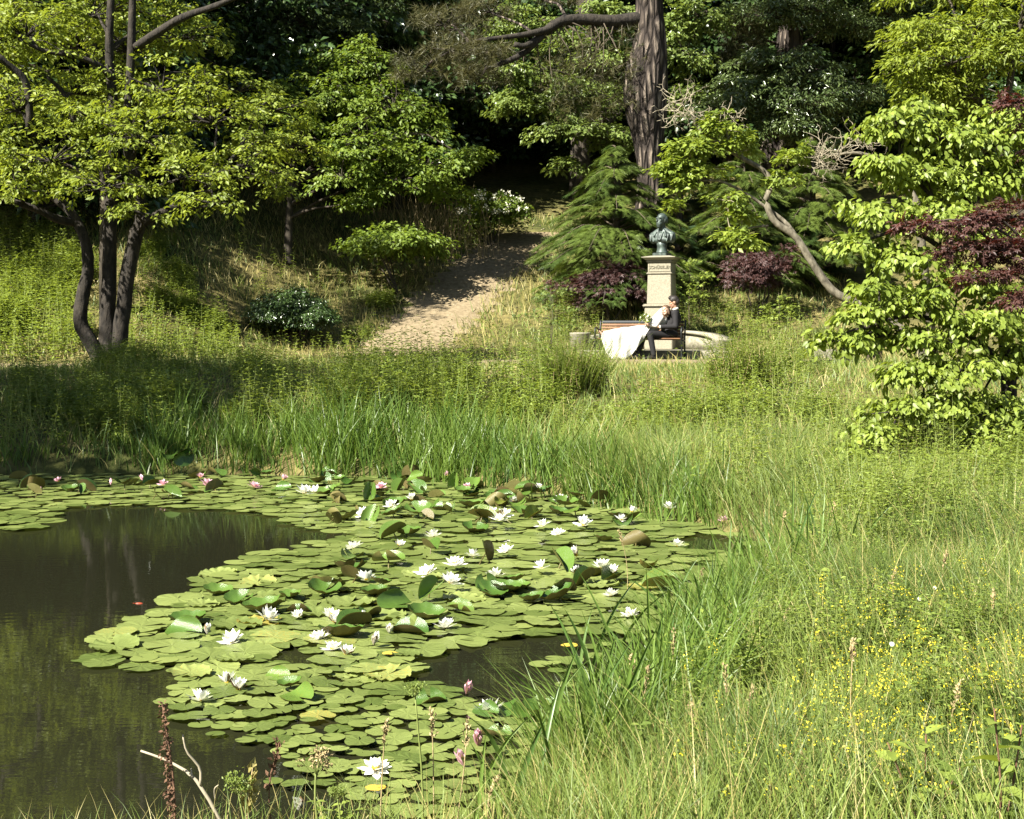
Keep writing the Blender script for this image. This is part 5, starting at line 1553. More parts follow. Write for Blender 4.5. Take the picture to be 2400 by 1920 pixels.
# ------------------------------------------------------------------ water lilies
def pad_mat(name, dark, light, rough, spec, trans=0.12, veins=False):
    m = leaf_mat(name, dark, light, trans, rough, spec)
    n, l = m.node_tree.nodes, m.node_tree.links
    b = n['Principled BSDF']
    at = next(x for x in n if x.type == 'ATTRIBUTE'); rp = next(x for x in n if x.type == 'VALTORGB')
    e_ = rp.color_ramp.elements.new(0.88); e_.color = (*light, 1); rp.color_ramp.elements[-1].color = (min(1, light[0] * 1.4), light[1] * 0.95, light[2] * 0.7, 1)
    oi = n.new('ShaderNodeObjectInfo')
    tc = n.new('ShaderNodeTexCoord'); nz = n.new('ShaderNodeTexNoise'); nz.inputs['Scale'].default_value = 9; nz.inputs['Detail'].default_value = 6
    l.new(tc.outputs['Object'], nz.inputs[0])
    a1 = n.new('ShaderNodeMath'); a1.operation = 'MULTIPLY_ADD'; a1.inputs[1].default_value = 0.35
    l.new(oi.outputs['Random'], a1.inputs[0])
    a2 = n.new('ShaderNodeMath'); a2.operation = 'MULTIPLY_ADD'; a2.inputs[1].default_value = 0.5; a2.inputs[2].default_value = -0.3
    l.new(nz.outputs['Fac'], a2.inputs[0])
    a3 = n.new('ShaderNodeMath'); a3.operation = 'MULTIPLY_ADD'; a3.inputs[1].default_value = 0.75
    l.new(at.outputs['Fac'], a3.inputs[0]); l.new(a2.outputs[0], a3.inputs[2])
    l.new(a3.outputs[0], a1.inputs[2]); l.new(a1.outputs[0], rp.inputs[0])
    nf = n.new('ShaderNodeTexNoise'); nf.inputs['Scale'].default_value = 60; l.new(tc.outputs['Object'], nf.inputs[0])
    bp = n.new('ShaderNodeBump'); bp.inputs['Strength'].default_value = 0.35; bp.inputs['Distance'].default_value = 0.004
    l.new(nf.outputs['Fac'], bp.inputs['Height']); l.new(bp.outputs[0], b.inputs['Normal'])
    if veins:                                   # radial leaf veins from the stalk outwards
        sx = n.new('ShaderNodeSeparateXYZ'); l.new(tc.outputs['Object'], sx.inputs[0])
        an = n.new('ShaderNodeMath'); an.operation = 'ARCTAN2'; l.new(sx.outputs[1], an.inputs[0]); l.new(sx.outputs[0], an.inputs[1])
        k9 = n.new('ShaderNodeMath'); k9.operation = 'MULTIPLY'; k9.inputs[1].default_value = 11; l.new(an.outputs[0], k9.inputs[0])
        co = n.new('ShaderNodeMath'); co.operation = 'COSINE'; l.new(k9.outputs[0], co.inputs[0])
        pw = n.new('ShaderNodeMath'); pw.operation = 'MULTIPLY_ADD'; pw.inputs[1].default_value = 0.9; l.new(co.outputs[0], pw.inputs[0]); l.new(nf.outputs['Fac'], pw.inputs[2])
        bp.inputs['Strength'].default_value = 0.22; bp.inputs['Distance'].default_value = 0.015
        l.new(pw.outputs[0], bp.inputs['Height'])
    return m


M['pad'] = pad_mat('lily_pad', (0.075, 0.105, 0.022), (0.205, 0.245, 0.07), 0.33, 0.5)
M['pad_big'] = pad_mat('lily_pad_veined', (0.075, 0.105, 0.022), (0.205, 0.245, 0.07), 0.33, 0.5, veins=True)
M['leaf_top'] = pad_mat('lily_leaf_top', (0.035, 0.085, 0.012), (0.11, 0.18, 0.03), 0.27, 0.6, 0.2)
M['leaf_under'] = pad_mat('lily_leaf_under', (0.09, 0.06, 0.025), (0.17, 0.16, 0.05), 0.4, 0.4, 0.25)
M['petal_w'] = leaf_mat('petal_white', (0.80, 0.79, 0.70), (0.86, 0.86, 0.80), 0.3, 0.5, 0.3, (1, 1, 0.9))
M['petal_p'] = leaf_mat('petal_pink', (0.55, 0.28, 0.36), (0.78, 0.52, 0.58), 0.25, 0.5, 0.3, (1, 0.85, 0.9))
M['stamen'] = plain_mat('stamen', (0.75, 0.52, 0.05), 0.7)
M['sepal'] = plain_mat('sepal', (0.20, 0.12, 0.06), 0.5)
M['old_pad'] = plain_mat('old_pad', (0.42, 0.30, 0.04), 0.6, bump=.2)


def pad_disc(seed, segs=34, crenate=0.0, rim=0.0, mat=None):
    g = np.random.default_rng(seed)
    cut = 0.10 + 0.12 * g.random()
    th = np.linspace(cut, 2 * math.pi - cut * 0.8, segs)
    ph = g.uniform(0, 6.28, 4)
    rr = 1 + 0.05 * np.sin(2 * th + ph[0]) + 0.03 * np.sin(3 * th + ph[1]) + crenate * np.abs(np.sin(th * 9 + ph[2])) + 0.01 * g.standard_normal(segs)
    wav = np.sin(5 * th + ph[3]) * 0.022 + np.sin(2 * th + ph[1]) * 0.03 + np.sin(11 * th + ph[0]) * 0.012
    V = [np.array([[0.0, 0.0, 0.0]])]
    for f in (0.5, 0.9, 1.0):
        V.append(np.stack([np.cos(th) * rr * f, np.sin(th) * rr * f, wav * f ** 3 + rim * max(0, f - 0.75) ** 1.2 * (1 + 0.6 * np.sin(14 * th)) + 0 * th], -1))
    V = np.vstack(V)
    T = [(0, 1 + k, 2 + k) for k in range(segs - 1)]
    for q in range(2):
        o = 1 + q * segs
        for k in range(segs - 1): T += [(o + k, o + segs + k, o + segs + k + 1), (o + k, o + segs + k + 1, o + k + 1)]
    return V, np.array(T)


PADS = []
for k in range(10):
    V, T = pad_disc(k, 40, 0.035 * (k % 3), 0.05 * (k % 2) if k < 7 else 0.55)
    PADS.append(tri_mesh('lily_pad', V * np.array((1, 1, 1.0)), T, M['pad_big'], np.full(len(V), (k * 0.37) % 1.0), True))
CHEAP = pad_disc(99, 15)
CHEAP = (CHEAP[0][:1 + 15].copy(), CHEAP[1][:14].copy())
CHEAP[0][1:] *= 2.0 * np.array((1, 1, 0.4))

RAFT = [(200, 1535), (250, 1491), (367, 1436), (412, 1405), (490, 1352), (560, 1320), (623, 1297), (712, 1276), (830, 1256), (760, 1246), (690, 1241), (657, 1210), (479, 1194), (334, 1188), (145, 1190), (110, 1220), (70, 1240), (-80, 1250), (-80, 1116),
        (300, 1114), (600, 1116), (900, 1122), (1130, 1142), (1300, 1170), (1500, 1203), (1640, 1236), (1730, 1262), (1800, 1290), (1740, 1262), (1640, 1250), (1590, 1262), (1585, 1290), (1690, 1300), (1790, 1325), (1770, 1352), (1690, 1385), (1650, 1400), (1640, 1440), (1610, 1470), (1480, 1482), (1369, 1491), (1202, 1492), (1090, 1525),
        (950, 1550), (955, 1602), (1050, 1628), (1190, 1668), (1391, 1692), (1425, 1730), (1390, 1790), (1224, 1890), (1000, 1925), (912, 1915), (800, 1860), (690, 1825), (620, 1740), (556, 1710), (423, 1705), (378, 1645), (423, 1580), (330, 1570), (230, 1560)]
HOLES = [[(600, 1548), (640, 1526), (740, 1530), (770, 1548), (700, 1566)], [(520, 1470), (580, 1478), (560, 1500)], [(840, 1660), (880, 1672), (850, 1690)], [(1100, 1752), (1190, 1742), (1200, 1762), (1130, 1775)], [(640, 1690), (700, 1700), (660, 1720)]]
RW = np.array([G(*p) for p in RAFT]); HW = [np.array([G(*p) for p in h]) for h in HOLES]


def to_px(x, y, z=0.0):
    ca, sa = math.cos(PITCH), math.sin(PITCH)
    w = y * ca - (z - CAMZ) * sa
    v = y * sa + (z - CAMZ) * ca
    return 1200 + FPX * x / w, 960 - FPX * v / w


pads = []
ys_ = 4.2 * (15.0 / 4.2) ** rng.random(34000); xs_ = rng.uniform(-0.37, 0.19, 34000) * ys_
ok_ = inside(RW, xs_, ys_)
for h in HW: ok_ &= ~inside(h, xs_, ys_)
cx, cy, cr = np.full(4000, 1e6), np.zeros(4000), np.zeros(4000)
for x, y in zip(xs_[ok_], ys_[ok_]):
    px, py = to_px(x, y)
    big = np.interp(py, [1110, 1250, 1400, 1520, 1600, 1700, 1920], [.095, .105, .115, .128, .088, .062, .054])
    if px > 1300: big *= np.interp(py, [1350, 1450], [1, 0.7])
    r = big * rng.choice([0.6, 0.8, 1.0, 1.0, 1.15])
    k = len(pads)
    if k and np.any(np.hypot(cx[:k] - x, cy[:k] - y) < 0.70 * (cr[:k] + r) * (1.04 if py > 1600 else 0.86)): continue
    cx[k], cy[k], cr[k] = x, y, r
    pads.append((x, y, r))
for px, py, d in ((1265, 1562, 55), (1300, 1552, 50), (1335, 1560, 70), (1305, 1575, 45), (1360, 1578, 50), (1375, 1590, 65), (1325, 1612, 50), (1375, 1612, 55), (1350, 1632, 50), (1290, 1648, 50), (1295, 1566, 40), (1395, 1540, 50), (1470, 1490, 60), (1420, 1515, 40), (1385, 1520, 45), (1530, 1480, 65), (1535, 1500, 60), (1465, 1510, 45), (1640, 1480, 60), (1700, 1460, 60), (1620, 1505, 50), (1480, 1560, 45),
                  (1480, 1690, 60), (1450, 1780, 60), (640, 1840, 50), (1030, 1870, 55), (690, 1850, 60), (1210, 1870, 55), (960, 1900, 70), (1700, 1330, 60), (30, 1225, 110), (60, 1240, 100), (110, 1222, 90), (505, 1728, 45), (575, 1745, 50), (560, 1712, 42)):
    x, y = G(px, py)
    pads.append((x, y, d * 0.5 * mpp(y)))
pads = [(x, y, r, *to_px(x, y)) for x, y, r in pads]
pads.sort(key=lambda p: -(p[2] / p[1]) ** 2 * CAMZ / p[1])
ZONES = (('flat green lily pad in the near carpet of small pads', 'small lily pads of the near carpet'), ('broad yellow-green lily pad in the sunlit middle raft', 'broad lily pads of the middle raft'),
         ('shaded green lily pad in the band along the far bank', 'lily pads of the shaded far band'), ('small round lily pad drifting in open water beside the iris', 'lily pads drifting by the iris'))
REST = Acc()
for i, (x, y, r, px, py) in enumerate(pads):
    z = 0.006 + 0.02 * rng.random()
    if i < 296:
        v = rng.integers(0, 7) if (rng.random() < 0.86 or py > 1640) else rng.integers(7, 10)
        o = link('lily_pad', PADS[v])
        o.location = (x, y, z); o.scale = (r * rng.uniform(.92, 1.1), r, r)
        o.rotation_euler = (rng.normal(0, .035), rng.normal(0, .035), rng.uniform(0, 6.28))
        zn = 3 if (1230 < px and 1500 < py < 1660) else 0 if py > 1575 else 2 if py < 1235 and px < 760 else 1
        tag(o, ZONES[zn][0], 'lily pad', ZONES[zn][1])
    else:
        a = rng.uniform(0, 6.28)
        REST.inst(CHEAP[0], CHEAP[1], np.array([[x, y, z]]), np.array([[math.cos(a), math.sin(a), rng.normal(0, .02)]]), np.array([[0, rng.normal(0, .02), 1.0]]), np.array([r]), np.array([rng.random()]))
tag(REST.build('lily_pads', M['pad']), 'mass of smaller overlapping lily pads between the larger ones', None, None, 'stuff')
for px, py, d, lab in ((880, 1862, 48, 'single yellowed lily pad near the bottom edge'), (1335, 1523, 40, 'yellow and brown lily pad at the edge of the middle raft'), (915, 1542, 36, 'withered brown-yellow lily pad beside the white blooms')):
    x, y = G(px, py)
    V, T = pad_disc(px, 28)
    o = link('lily_pad', tri_mesh('lily_pad', V, T, M['old_pad'], None, True)); o.location = (x, y, 0.024); s_ = d * .5 * mpp(y); o.scale = (s_, s_, s_)
    tag(o, lab, 'lily pad')


# raised and curled leaves: green above, brown below
def leaf_shape(kind, seed):
    g = np.random.default_rng(seed)
    segs, rings = 26, 5
    cut = 0.22
    th = np.linspace(cut, 2 * math.pi - cut, segs)
    top = [np.array([[0.0, 0.0, 0.0]])]
    for q in range(1, rings + 1):
        f = q / rings
        x = np.cos(th) * f; y = np.sin(th) * f * 0.92
        z = 0.03 * np.sin(4 * th + seed) * f * f
        if kind == 'cup': z = z + 0.42 * f ** 2.6 + 0.05 * np.sin(9 * th) * f ** 3
        if kind == 'taco':
            a = g.uniform(0.9, 1.25) if q == 1 else a
            z = z + np.abs(y) * math.sin(a) * (0.85 + 0.15 * f); y = y * math.cos(a)
        if kind == 'curl':
            t = np.maximum(0, y + 0.1) * 1.9
            z = z + np.where(t > 0, (1 - np.cos(t)) / 1.9 + 0.0, 0); y = np.where(t > 0, -0.1 + np.sin(t) / 1.9, y)
        if kind == 'roll':
            t = x * 1.35
            z = z + (1 - np.cos(t)) / 1.35; x = np.sin(t) / 1.35
        top.append(np.stack([x, y, z], -1))
    V = np.vstack(top)
    T = [(0, 1 + k, 2 + k) for k in range(segs - 1)]
    for q in range(rings - 1):
        o = 1 + q * segs
        for k in range(segs - 1): T += [(o + k, o + segs + k, o + segs + k + 1), (o + k, o + segs + k + 1, o + k + 1)]
    T = np.array(T)
    e1, e2 = V[T[:, 1]] - V[T[:, 0]], V[T[:, 2]] - V[T[:, 0]]
    fn = np.cross(e1, e2)
    vn = np.zeros_like(V)
    for q in range(3): np.add.at(vn, T[:, q], fn)
    vn = nrm(vn)
    V2 = np.vstack([V + 0.008 * vn, V - 0.008 * vn])
    T2 = np.vstack([T, T[:, ::-1] + len(V)])
    return tri_mesh('lily_leaf', V2, T2, [M['leaf_top'], M['leaf_under']], np.full(len(V2), g.random()), True, np.r_[np.zeros(len(T)), np.ones(len(T))])


SHAPES = {k: [leaf_shape(k, 10 * j + q) for q in range(3)] for j, k in enumerate(('cup', 'taco', 'curl', 'roll'))}
stk = Acc(); stk.tube(np.array([(0, 0, -2.2), (0.1, 0, -1.0), (0, 0, 0)]), np.array((.05, .045, .04)), 6)
STALK = stk.mesh('stalk', M['leaf_under'], True)
LZ = {'far': ('dark raised lily leaf standing in the shaded far band', 'raised lily leaves of the far band'), 'mid': ('raised curling lily leaf among the crowded middle blooms', 'raised lily leaves of the middle raft'),
      'low': ('cupped lily leaf with upturned brown edge near the front blooms', 'cupped lily leaves near the front')}
lp = []
for k in range(96): lp.append((rng.uniform(780, 1480), rng.uniform(1130, 1235), 'mid', rng.choice(['taco', 'curl', 'curl', 'roll', 'cup'])))
for k in range(26): lp.append((rng.uniform(720, 1560), rng.uniform(1250, 1420), 'mid', rng.choice(['taco', 'curl', 'cup', 'roll', 'cup', 'cup'])))
for k in range(26): lp.append((rng.uniform(20, 820), rng.uniform(1118, 1175), 'far', rng.choice(['taco', 'curl', 'roll', 'cup'])))
lp += [(x, y, 'low', k) for x, y, k in ((860, 1450, 'roll'), (930, 1430, 'curl'), (1000, 1460, 'cup'), (830, 1480, 'taco'), (960, 1490, 'roll'), (1080, 1440, 'roll'), (560, 1420, 'cup'), (620, 1440, 'cup'), (510, 1400, 'cup'), (680, 1410, 'cup'), (760, 1400, 'cup'), (680, 1625, 'cup'), (650, 1600, 'curl'), (700, 1648, 'curl'), (1010, 1655, 'roll'), (1140, 1690, 'curl'),
                                         (1180, 1680, 'roll'), (1270, 1690, 'cup'), (1160, 1735, 'roll'), (440, 1470, 'cup'), (432, 1490, 'curl'), (880, 1400, 'cup'), (1250, 1415, 'cup'), (1150, 1390, 'roll'), (1240, 1690, 'roll'), (800, 1500, 'cup'), (1310, 1415, 'cup'), (700, 1440, 'roll'))]
lp += [(430, 1090, 'far', 'curl'), (452, 1088, 'far', 'curl'), (400, 1104, 'far', 'roll'), (660, 1152, 'far', 'curl'), (760, 1130, 'far', 'curl')]
for px, py, zn, kd in lp:
    x, y = G(px, min(max(py, 1118), 1900))
    if zn == 'mid' and not inside(RW, np.array([x]), np.array([y]))[0]: continue
    o = link('lily_leaf', SHAPES[kd][rng.integers(0, 3)])
    r = rng.uniform(.07, .122) * (0.75 if py > 1580 else 1)
    up = kd in ('taco', 'curl') and zn != 'low' and rng.random() < .8
    lift = rng.uniform(.02, .075) if zn != 'low' else rng.uniform(.012, .04)
    if py < 1110: lift = 0.2 + rng.random() * .05
    o.location = (x, y, lift); o.scale = (r, r, r)
    o.rotation_euler = (rng.normal(0, .45 if up else .15), rng.normal(-.1, .45 if up else .12), rng.uniform(0, 6.28))
    tag(o, LZ[zn][0], 'lily leaf', LZ[zn][1])
    if lift > .03:
        s_ = link('stalk', STALK, o)


# flowers
def petal(w=0.215):
    V = np.array([(0, 0, 0), (w * .8, .35, .07), (w, .62, .10), (0, 1, .13), (-w, .62, .10), (-w * .8, .35, .07), (0, .35, .02), (0, .65, .05)])
    T = np.array([(0, 1, 6), (1, 2, 7), (1, 7, 6), (2, 3, 7), (0, 6, 5), (5, 6, 7), (5, 7, 4), (4, 7, 3)])
    return V, T


PT = petal()
PETAL = {'w': tri_mesh('petal', PT[0], PT[1], M['petal_w'], np.full(8, .6), True), 'p': tri_mesh('petal', PT[0], PT[1], M['petal_p'], np.full(8, .5), True)}
SEPAL = tri_mesh('sepal', PT[0] * np.array((1.15, 1, 1)), PT[1], M['sepal'], np.full(8, .5), True)
st = Acc()
for k in range(26):
    a = k * 2.4; d = np.array((math.cos(a), math.sin(a), 0)) * 0.18 * math.sqrt((k + 1) / 26)
    st.tube(np.array([d * .5, d * 1.2 + (0, 0, .22), d * .9 + (0, 0, .42)]), np.array((.025, .025, .012)), 4)
STAM = st.mesh('stamens', M['stamen'])
RINGS = {'open': ((8, 12, 1.0), (8, 35, .92), (7, 58, .78)), 'half': ((7, 42, 1.0), (7, 58, .92), (5, 72, .8)), 'bud': ((5, 74, 1.0), (5, 80, .95))}


def petal_frames(kind, seed):
    g = np.random.default_rng(seed)
    out = []
    for n_, el, s in RINGS[kind]:
        a0 = g.uniform(0, 6.28); el += g.uniform(-8, 12) if kind != 'bud' else 0
        for k in range(n_): out.append((R(el) + g.normal(0, .10), a0 + 2 * math.pi * k / n_ + g.normal(0, .08), s * g.uniform(.92, 1.08)))
    return out


JOIN = {}
for col in 'wp':
    for kind in RINGS:
        a = Acc()
        for el, az, s in petal_frames(kind, 4):
            f = np.array([[math.cos(az) * math.cos(el), math.sin(az) * math.cos(el), math.sin(el)]])
            u = np.array([[-math.cos(az) * math.sin(el), -math.sin(az) * math.sin(el), math.cos(el)]])
            a.inst(PT[0], PT[1], np.zeros((1, 3)), f, u, np.array([s]), np.array([.6]))
        JOIN[col + kind] = a.mesh('petals', M['petal_' + col], True)
K = 2400 / 2156.0
FL = [  # x, y on the 2156 px wide view, width there, colour, state, row
    (490, 1350, 62, 'w', 'open', 'c'), (422, 1474, 56, 'w', 'open', 'b'), (478, 1442, 34, 'w', 'half', 'b'), (501, 1454, 44, 'w', 'half', 'b'), (562, 1302, 54, 'w', 'open', 'd'), (628, 1301, 36, 'w', 'half', 'd'), (697, 1298, 46, 'w', 'open', 'd'), (705, 1313, 28, 'w', 'half', 'd'),
    (670, 1346, 48, 'w', 'open', 'c'), (700, 1368, 44, 'w', 'open', 'c'), (728, 1381, 40, 'w', 'half', 'c'), (771, 1236, 48, 'w', 'open', 'e'), (899, 1224, 48, 'w', 'open', 'e'), (957, 1197, 46, 'w', 'open', 'e'), (947, 1245, 46, 'w', 'open', 'e'), (1042, 1227, 38, 'w', 'open', 'e'), (938, 1322, 42, 'w', 'open', 'd'),
    (767, 1084, 44, 'w', 'open', 'g'), (824, 1078, 34, 'w', 'open', 'g'), (868, 1063, 26, 'w', 'half', 'g'), (1050, 1112, 40, 'w', 'open', 'g'), (1062, 1100, 34, 'w', 'open', 'g'), (1144, 1113, 40, 'w', 'open', 'g'), (1229, 1112, 38, 'w', 'open', 'g'), (1180, 1066, 34, 'w', 'open', 'g'), (1083, 1058, 26, 'w', 'open', 'g'), (1032, 1088, 34, 'w', 'open', 'g'),
    (1132, 1047, 24, 'w', 'half', 'h'), (1267, 1208, 44, 'w', 'open', 'e'), (1291, 1223, 24, 'w', 'half', 'e'), (1287, 1254, 40, 'w', 'open', 'd'), (1326, 1299, 30, 'w', 'open', 'd'), (1438, 1338, 40, 'w', 'open', 'c'), (1425, 1174, 34, 'w', 'open', 'f'), (1408, 1088, 28, 'w', 'open', 'g'), (1330, 1084, 26, 'w', 'half', 'g'), (1215, 1223, 38, 'w', 'half', 'e'),
    (995, 1173, 36, 'w', 'open', 'f'), (912, 1152, 34, 'w', 'open', 'f'), (840, 1158, 32, 'w', 'half', 'f'), (745, 1168, 34, 'w', 'open', 'f'), (1308, 1100, 30, 'w', 'open', 'g'), (1215, 1186, 26, 'w', 'half', 'f'), (640, 1050, 40, 'w', 'open', 'h'), (665, 1052, 34, 'w', 'half', 'h'), (1175, 1150, 30, 'w', 'open', 'f'), (1140, 1210, 30, 'w', 'open', 'e'), (1066, 1172, 30, 'w', 'open', 'f'),
    (1030, 1500, 52, 'w', 'open', 'b'), (790, 1626, 36, 'w', 'open', 'a'), (976, 1620, 26, 'p', 'bud', 'a'), (1008, 1581, 20, 'p', 'bud', 'a'), (981, 1467, 24, 'p', 'bud', 'b'), (640, 1717, 30, 'w', 'bud', 'a'), (786, 1362, 24, 'w', 'bud', 'c'), (436, 1338, 30, 'w', 'bud', 'c'), (820, 1338, 26, 'w', 'bud', 'd'), (764, 1313, 18, 'w', 'bud', 'd'),
    (65, 1022, 28, 'p', 'open', 'h'), (76, 1036, 28, 'p', 'half', 'h'), (124, 1030, 26, 'p', 'half', 'h'), (233, 1030, 22, 'p', 'bud', 'h'), (300, 1026, 18, 'p', 'bud', 'h'), (344, 1036, 28, 'p', 'open', 'h'), (422, 1022, 22, 'p', 'half', 'h'), (436, 1025, 32, 'p', 'open', 'h'), (535, 1034, 34, 'p', 'open', 'h'), (596, 1019, 26, 'p', 'half', 'h'), (772, 1047, 28, 'p', 'open', 'h'), (803, 1042, 28, 'p', 'open', 'h'), (944, 1013, 22, 'p', 'half', 'h'), (985, 1033, 28, 'p', 'half', 'h'), (1525, 1107, 26, 'p', 'open', 'g'), (1388, 1070, 24, 'p', 'half', 'g')]
ROWN = {'a': 'at the very front of the lilies', 'b': 'in the second row from the front', 'c': 'in the third row from the front', 'd': 'in the fourth row from the front', 'e': 'across the middle of the raft', 'f': 'just behind the middle of the raft', 'g': 'toward the back of the sunlit raft', 'h': 'along the far bank'}
ORD = ['first', 'second', 'third', 'fourth', 'fifth', 'sixth', 'seventh', 'eighth', 'ninth', 'tenth', 'eleventh', 'twelfth', 'thirteenth', 'fourteenth', 'fifteenth', 'sixteenth', 'seventeenth', 'eighteenth', 'nineteenth', 'twentieth']
STATE = {'open': 'open', 'half': 'half-open', 'bud': 'closed'}
CN = {'w': 'white', 'p': 'pink'}
cnt = {}
for i, (fx, fy, w, col, kind, row) in enumerate(sorted(FL, key=lambda f: f[0])):
    key = (row, col, kind)
    cnt[key] = cnt.get(key, 0) + 1
    x, y = G(fx * K, fy * K + w * K * 0.22)
    r = max(w * K * 0.5 * mpp(y), 0.058) * (1.22 if kind == 'open' else 1.1)
    if kind == 'bud': r *= 1.05
    o = empty('water_lily', (x, y, 0.02 if row in 'abcd' else rng.uniform(.03, .10)), rng.uniform(0, 6.28))
    o.rotation_euler = (rng.normal(.08, .26), rng.normal(0, .26), rng.uniform(0, 6.28))
    r *= rng.uniform(.88, 1.1); o.scale = (r, r, r * rng.uniform(.85, 1.15))
    near = fy > 1120
    if near:
        for el, az, s in petal_frames(kind, i):
            p = link('petal', PETAL[col], o); p.rotation_euler = (el, 0, az - math.pi / 2); p.scale = (s * (1.25 if kind == 'bud' else 1), s, s)
        if kind != 'open':
            for k in range(4):
                p = link('sepal', SEPAL, o); p.rotation_euler = (R({'half': 34, 'bud': 68}[kind]), 0, k * 1.571); p.scale = (.9, .9, .9)
    else:
        link('petals', JOIN[col + kind], o)
    if kind != 'bud': link('stamens', STAM, o)
    tag(o, f"{STATE[kind]} {CN[col]} water lily, {ORD[cnt[key] - 1]} such from the left {ROWN[row]}", 'water lily', f"{CN[col]} water lilies")


# ------------------------------------------------------------------ foreground plants
def px_base(px, Y):
    x = (px - 1200) / FPX * Y
    return np.array((x, Y, max(gz(x, Y), -0.05)))


def iris(label, px, Y, n_, h, spread=.09, w=.02):
    b0 = px_base(px, Y)
    root = empty('iris_plant', b0)
    for k in range(n_):
        a = Acc()
        az = rng.uniform(0, 6.28)
        b = np.array([[rng.normal(0, spread), rng.normal(0, spread), -.03]])
        hh = h * rng.uniform(.6, 1.1); d = np.array((math.cos(az), math.sin(az) * .6, 0)); le = rng.uniform(.05, .4); cu = rng.uniform(0.02, .45)
        fa = rng.uniform(-.6, .6); s = np.array((math.cos(fa), math.sin(fa), 0)) * w * rng.uniform(.6, 1.1)
        V = []
        for t in np.linspace(0, 1, 8):
            p = b[0] + d * hh * (le * t + cu * t ** 2.5) + np.array((0, 0, hh * (t - .45 * cu * t ** 3)))
            ww = .5 * (1 - t ** 3) * (.75 + .5 * t) + .002
            V += [p - s * ww, p + np.array((0, .004, 0)), p + s * ww]
        T = []
        for q in range(7):
            o_ = 3 * q
            T += [(o_, o_ + 1, o_ + 4), (o_, o_ + 4, o_ + 3), (o_ + 1, o_ + 2, o_ + 5), (o_ + 1, o_ + 5, o_ + 4)]
        a.add(V, T, rng.random())
        a.build('blade', M['iris'], root, True)
    return tag(root, label, 'plant', 'iris plants at the water edge')


iris('tall sword-leaved iris clump where bank meets water, frontmost', 1415, 4.55, 22, .62, .10)
iris('sword-leaved iris clump leaning over the drifting pads', 1530, 5.5, 26, .62, .13)
iris('iris clump on the right shore beside the whorled herb', 1900, 7.6, 20, .62, .12)
iris('iris clump right of the bright lone white lily', 1660, 6.6, 18, .52, .12)
iris('few iris blades rising at the bottom edge among the pads', 1180, 4.05, 8, .46, .08)
iris('young iris blades at the bend of the right shore', 1750, 8.6, 14, .5, .12)


def seed_head(px, py, Y, L=.09, lean=.05, mat='straw', width=.011, stemw=.0022, label=None, px0=None):
    top = P(px, py, Y); b = px_base(px0 if px0 else px + rng.normal(0, 20), Y)
    root = empty('seed_stalk', b)
    e = top - b
    pts = smooth_path([(0, 0, 0), e * .5 + rng.normal(0, .015, 3), e], 10)
    a = Acc(); a.tube(pts, np.linspace(stemw, stemw * .7, 10), 5); a.build('stem', M['straw'] if mat != 'dock' else M['dock'], root, True)
    d = nrm(pts[-1] - pts[-3]); n_ = 46
    t = rng.random(n_)
    pos = e - d * L * t[:, None] + rng.normal(0, width * .35, (n_, 3))
    h = Acc(); h.inst(LEAF[0], LEAF[1], pos, d + .55 * rng.standard_normal((n_, 3)), rng.standard_normal((n_, 3)), np.full(n_, width * 1.5) * (1.2 - .6 * np.abs(t - .5)), rng.random(n_))
    h.build('seed_head', M[mat], root)
    return tag(root, label or 'thin grass stalk with pale seed head at the near water edge', 'grass stalk', 'grass stalks with seed heads')


seed_head(592, 1800, 3.75, .13, mat='grass_dry', width=.02, label='fat straw-coloured grass spike at the bottom edge, left of centre')
seed_head(655, 1738, 3.8, .14, mat='dock', width=.012, label='slim brown grass spike rising beside the fat straw-coloured one')
for px, py, Y in ((905, 1690, 3.9), (1012, 1664, 4.0), (1095, 1690, 4.0), (1170, 1820, 3.85), (1265, 1865, 3.9), (1480, 1540, 4.7), (1520, 1560, 4.6), (1580, 1480, 5.0), (1700, 1560, 4.6), (1620, 1650, 4.2), (1765, 1610, 4.3), (1850, 1420, 6.0), (1800, 1290, 7.5), (1840, 1200, 8.0), (1955, 1175, 8.5), (2000, 1500, 4.2), (2100, 1330, 6.0), (2220, 1290, 6.5), (2330, 1380, 5.5),
                  (1700, 1780, 3.9), (1880, 1750, 3.8), (1560, 1800, 3.9), (2250, 1600, 4.2), (1450, 1240, 8.2), (1650, 1330, 7.0), (2140, 1150, 9.0), (2290, 1180, 8.5)):
    seed_head(px, py, Y, rng.uniform(.06, .1), width=.009)

# brown dock stalk
b0 = px_base(395, 3.7); DK = empty('dock_stalk', b0); e = P(381, 1652, 3.72) - b0
a = Acc(); pts = smooth_path([(0, 0, 0), e * .5 + (.012, 0, 0), e], 14); a.tube(pts, np.linspace(.004, .002, 14), 6); a.build('stem', M['dock'], DK, True)
h = Acc()
for t in np.linspace(.18, 1, 22):
    n_ = 12; pos = e * t + rng.normal(0, .005, (n_, 3)); h.inst(LEAF[0], LEAF[1], pos, rng.standard_normal((n_, 3)) + np.array((0, 0, -.3)), rng.standard_normal((n_, 3)), np.full(n_, .014), rng.random(n_))
h.build('seed_whorls', M['dock'], DK); tag(DK, 'dark brown dock stalk with seed whorls at lower left', 'plant')

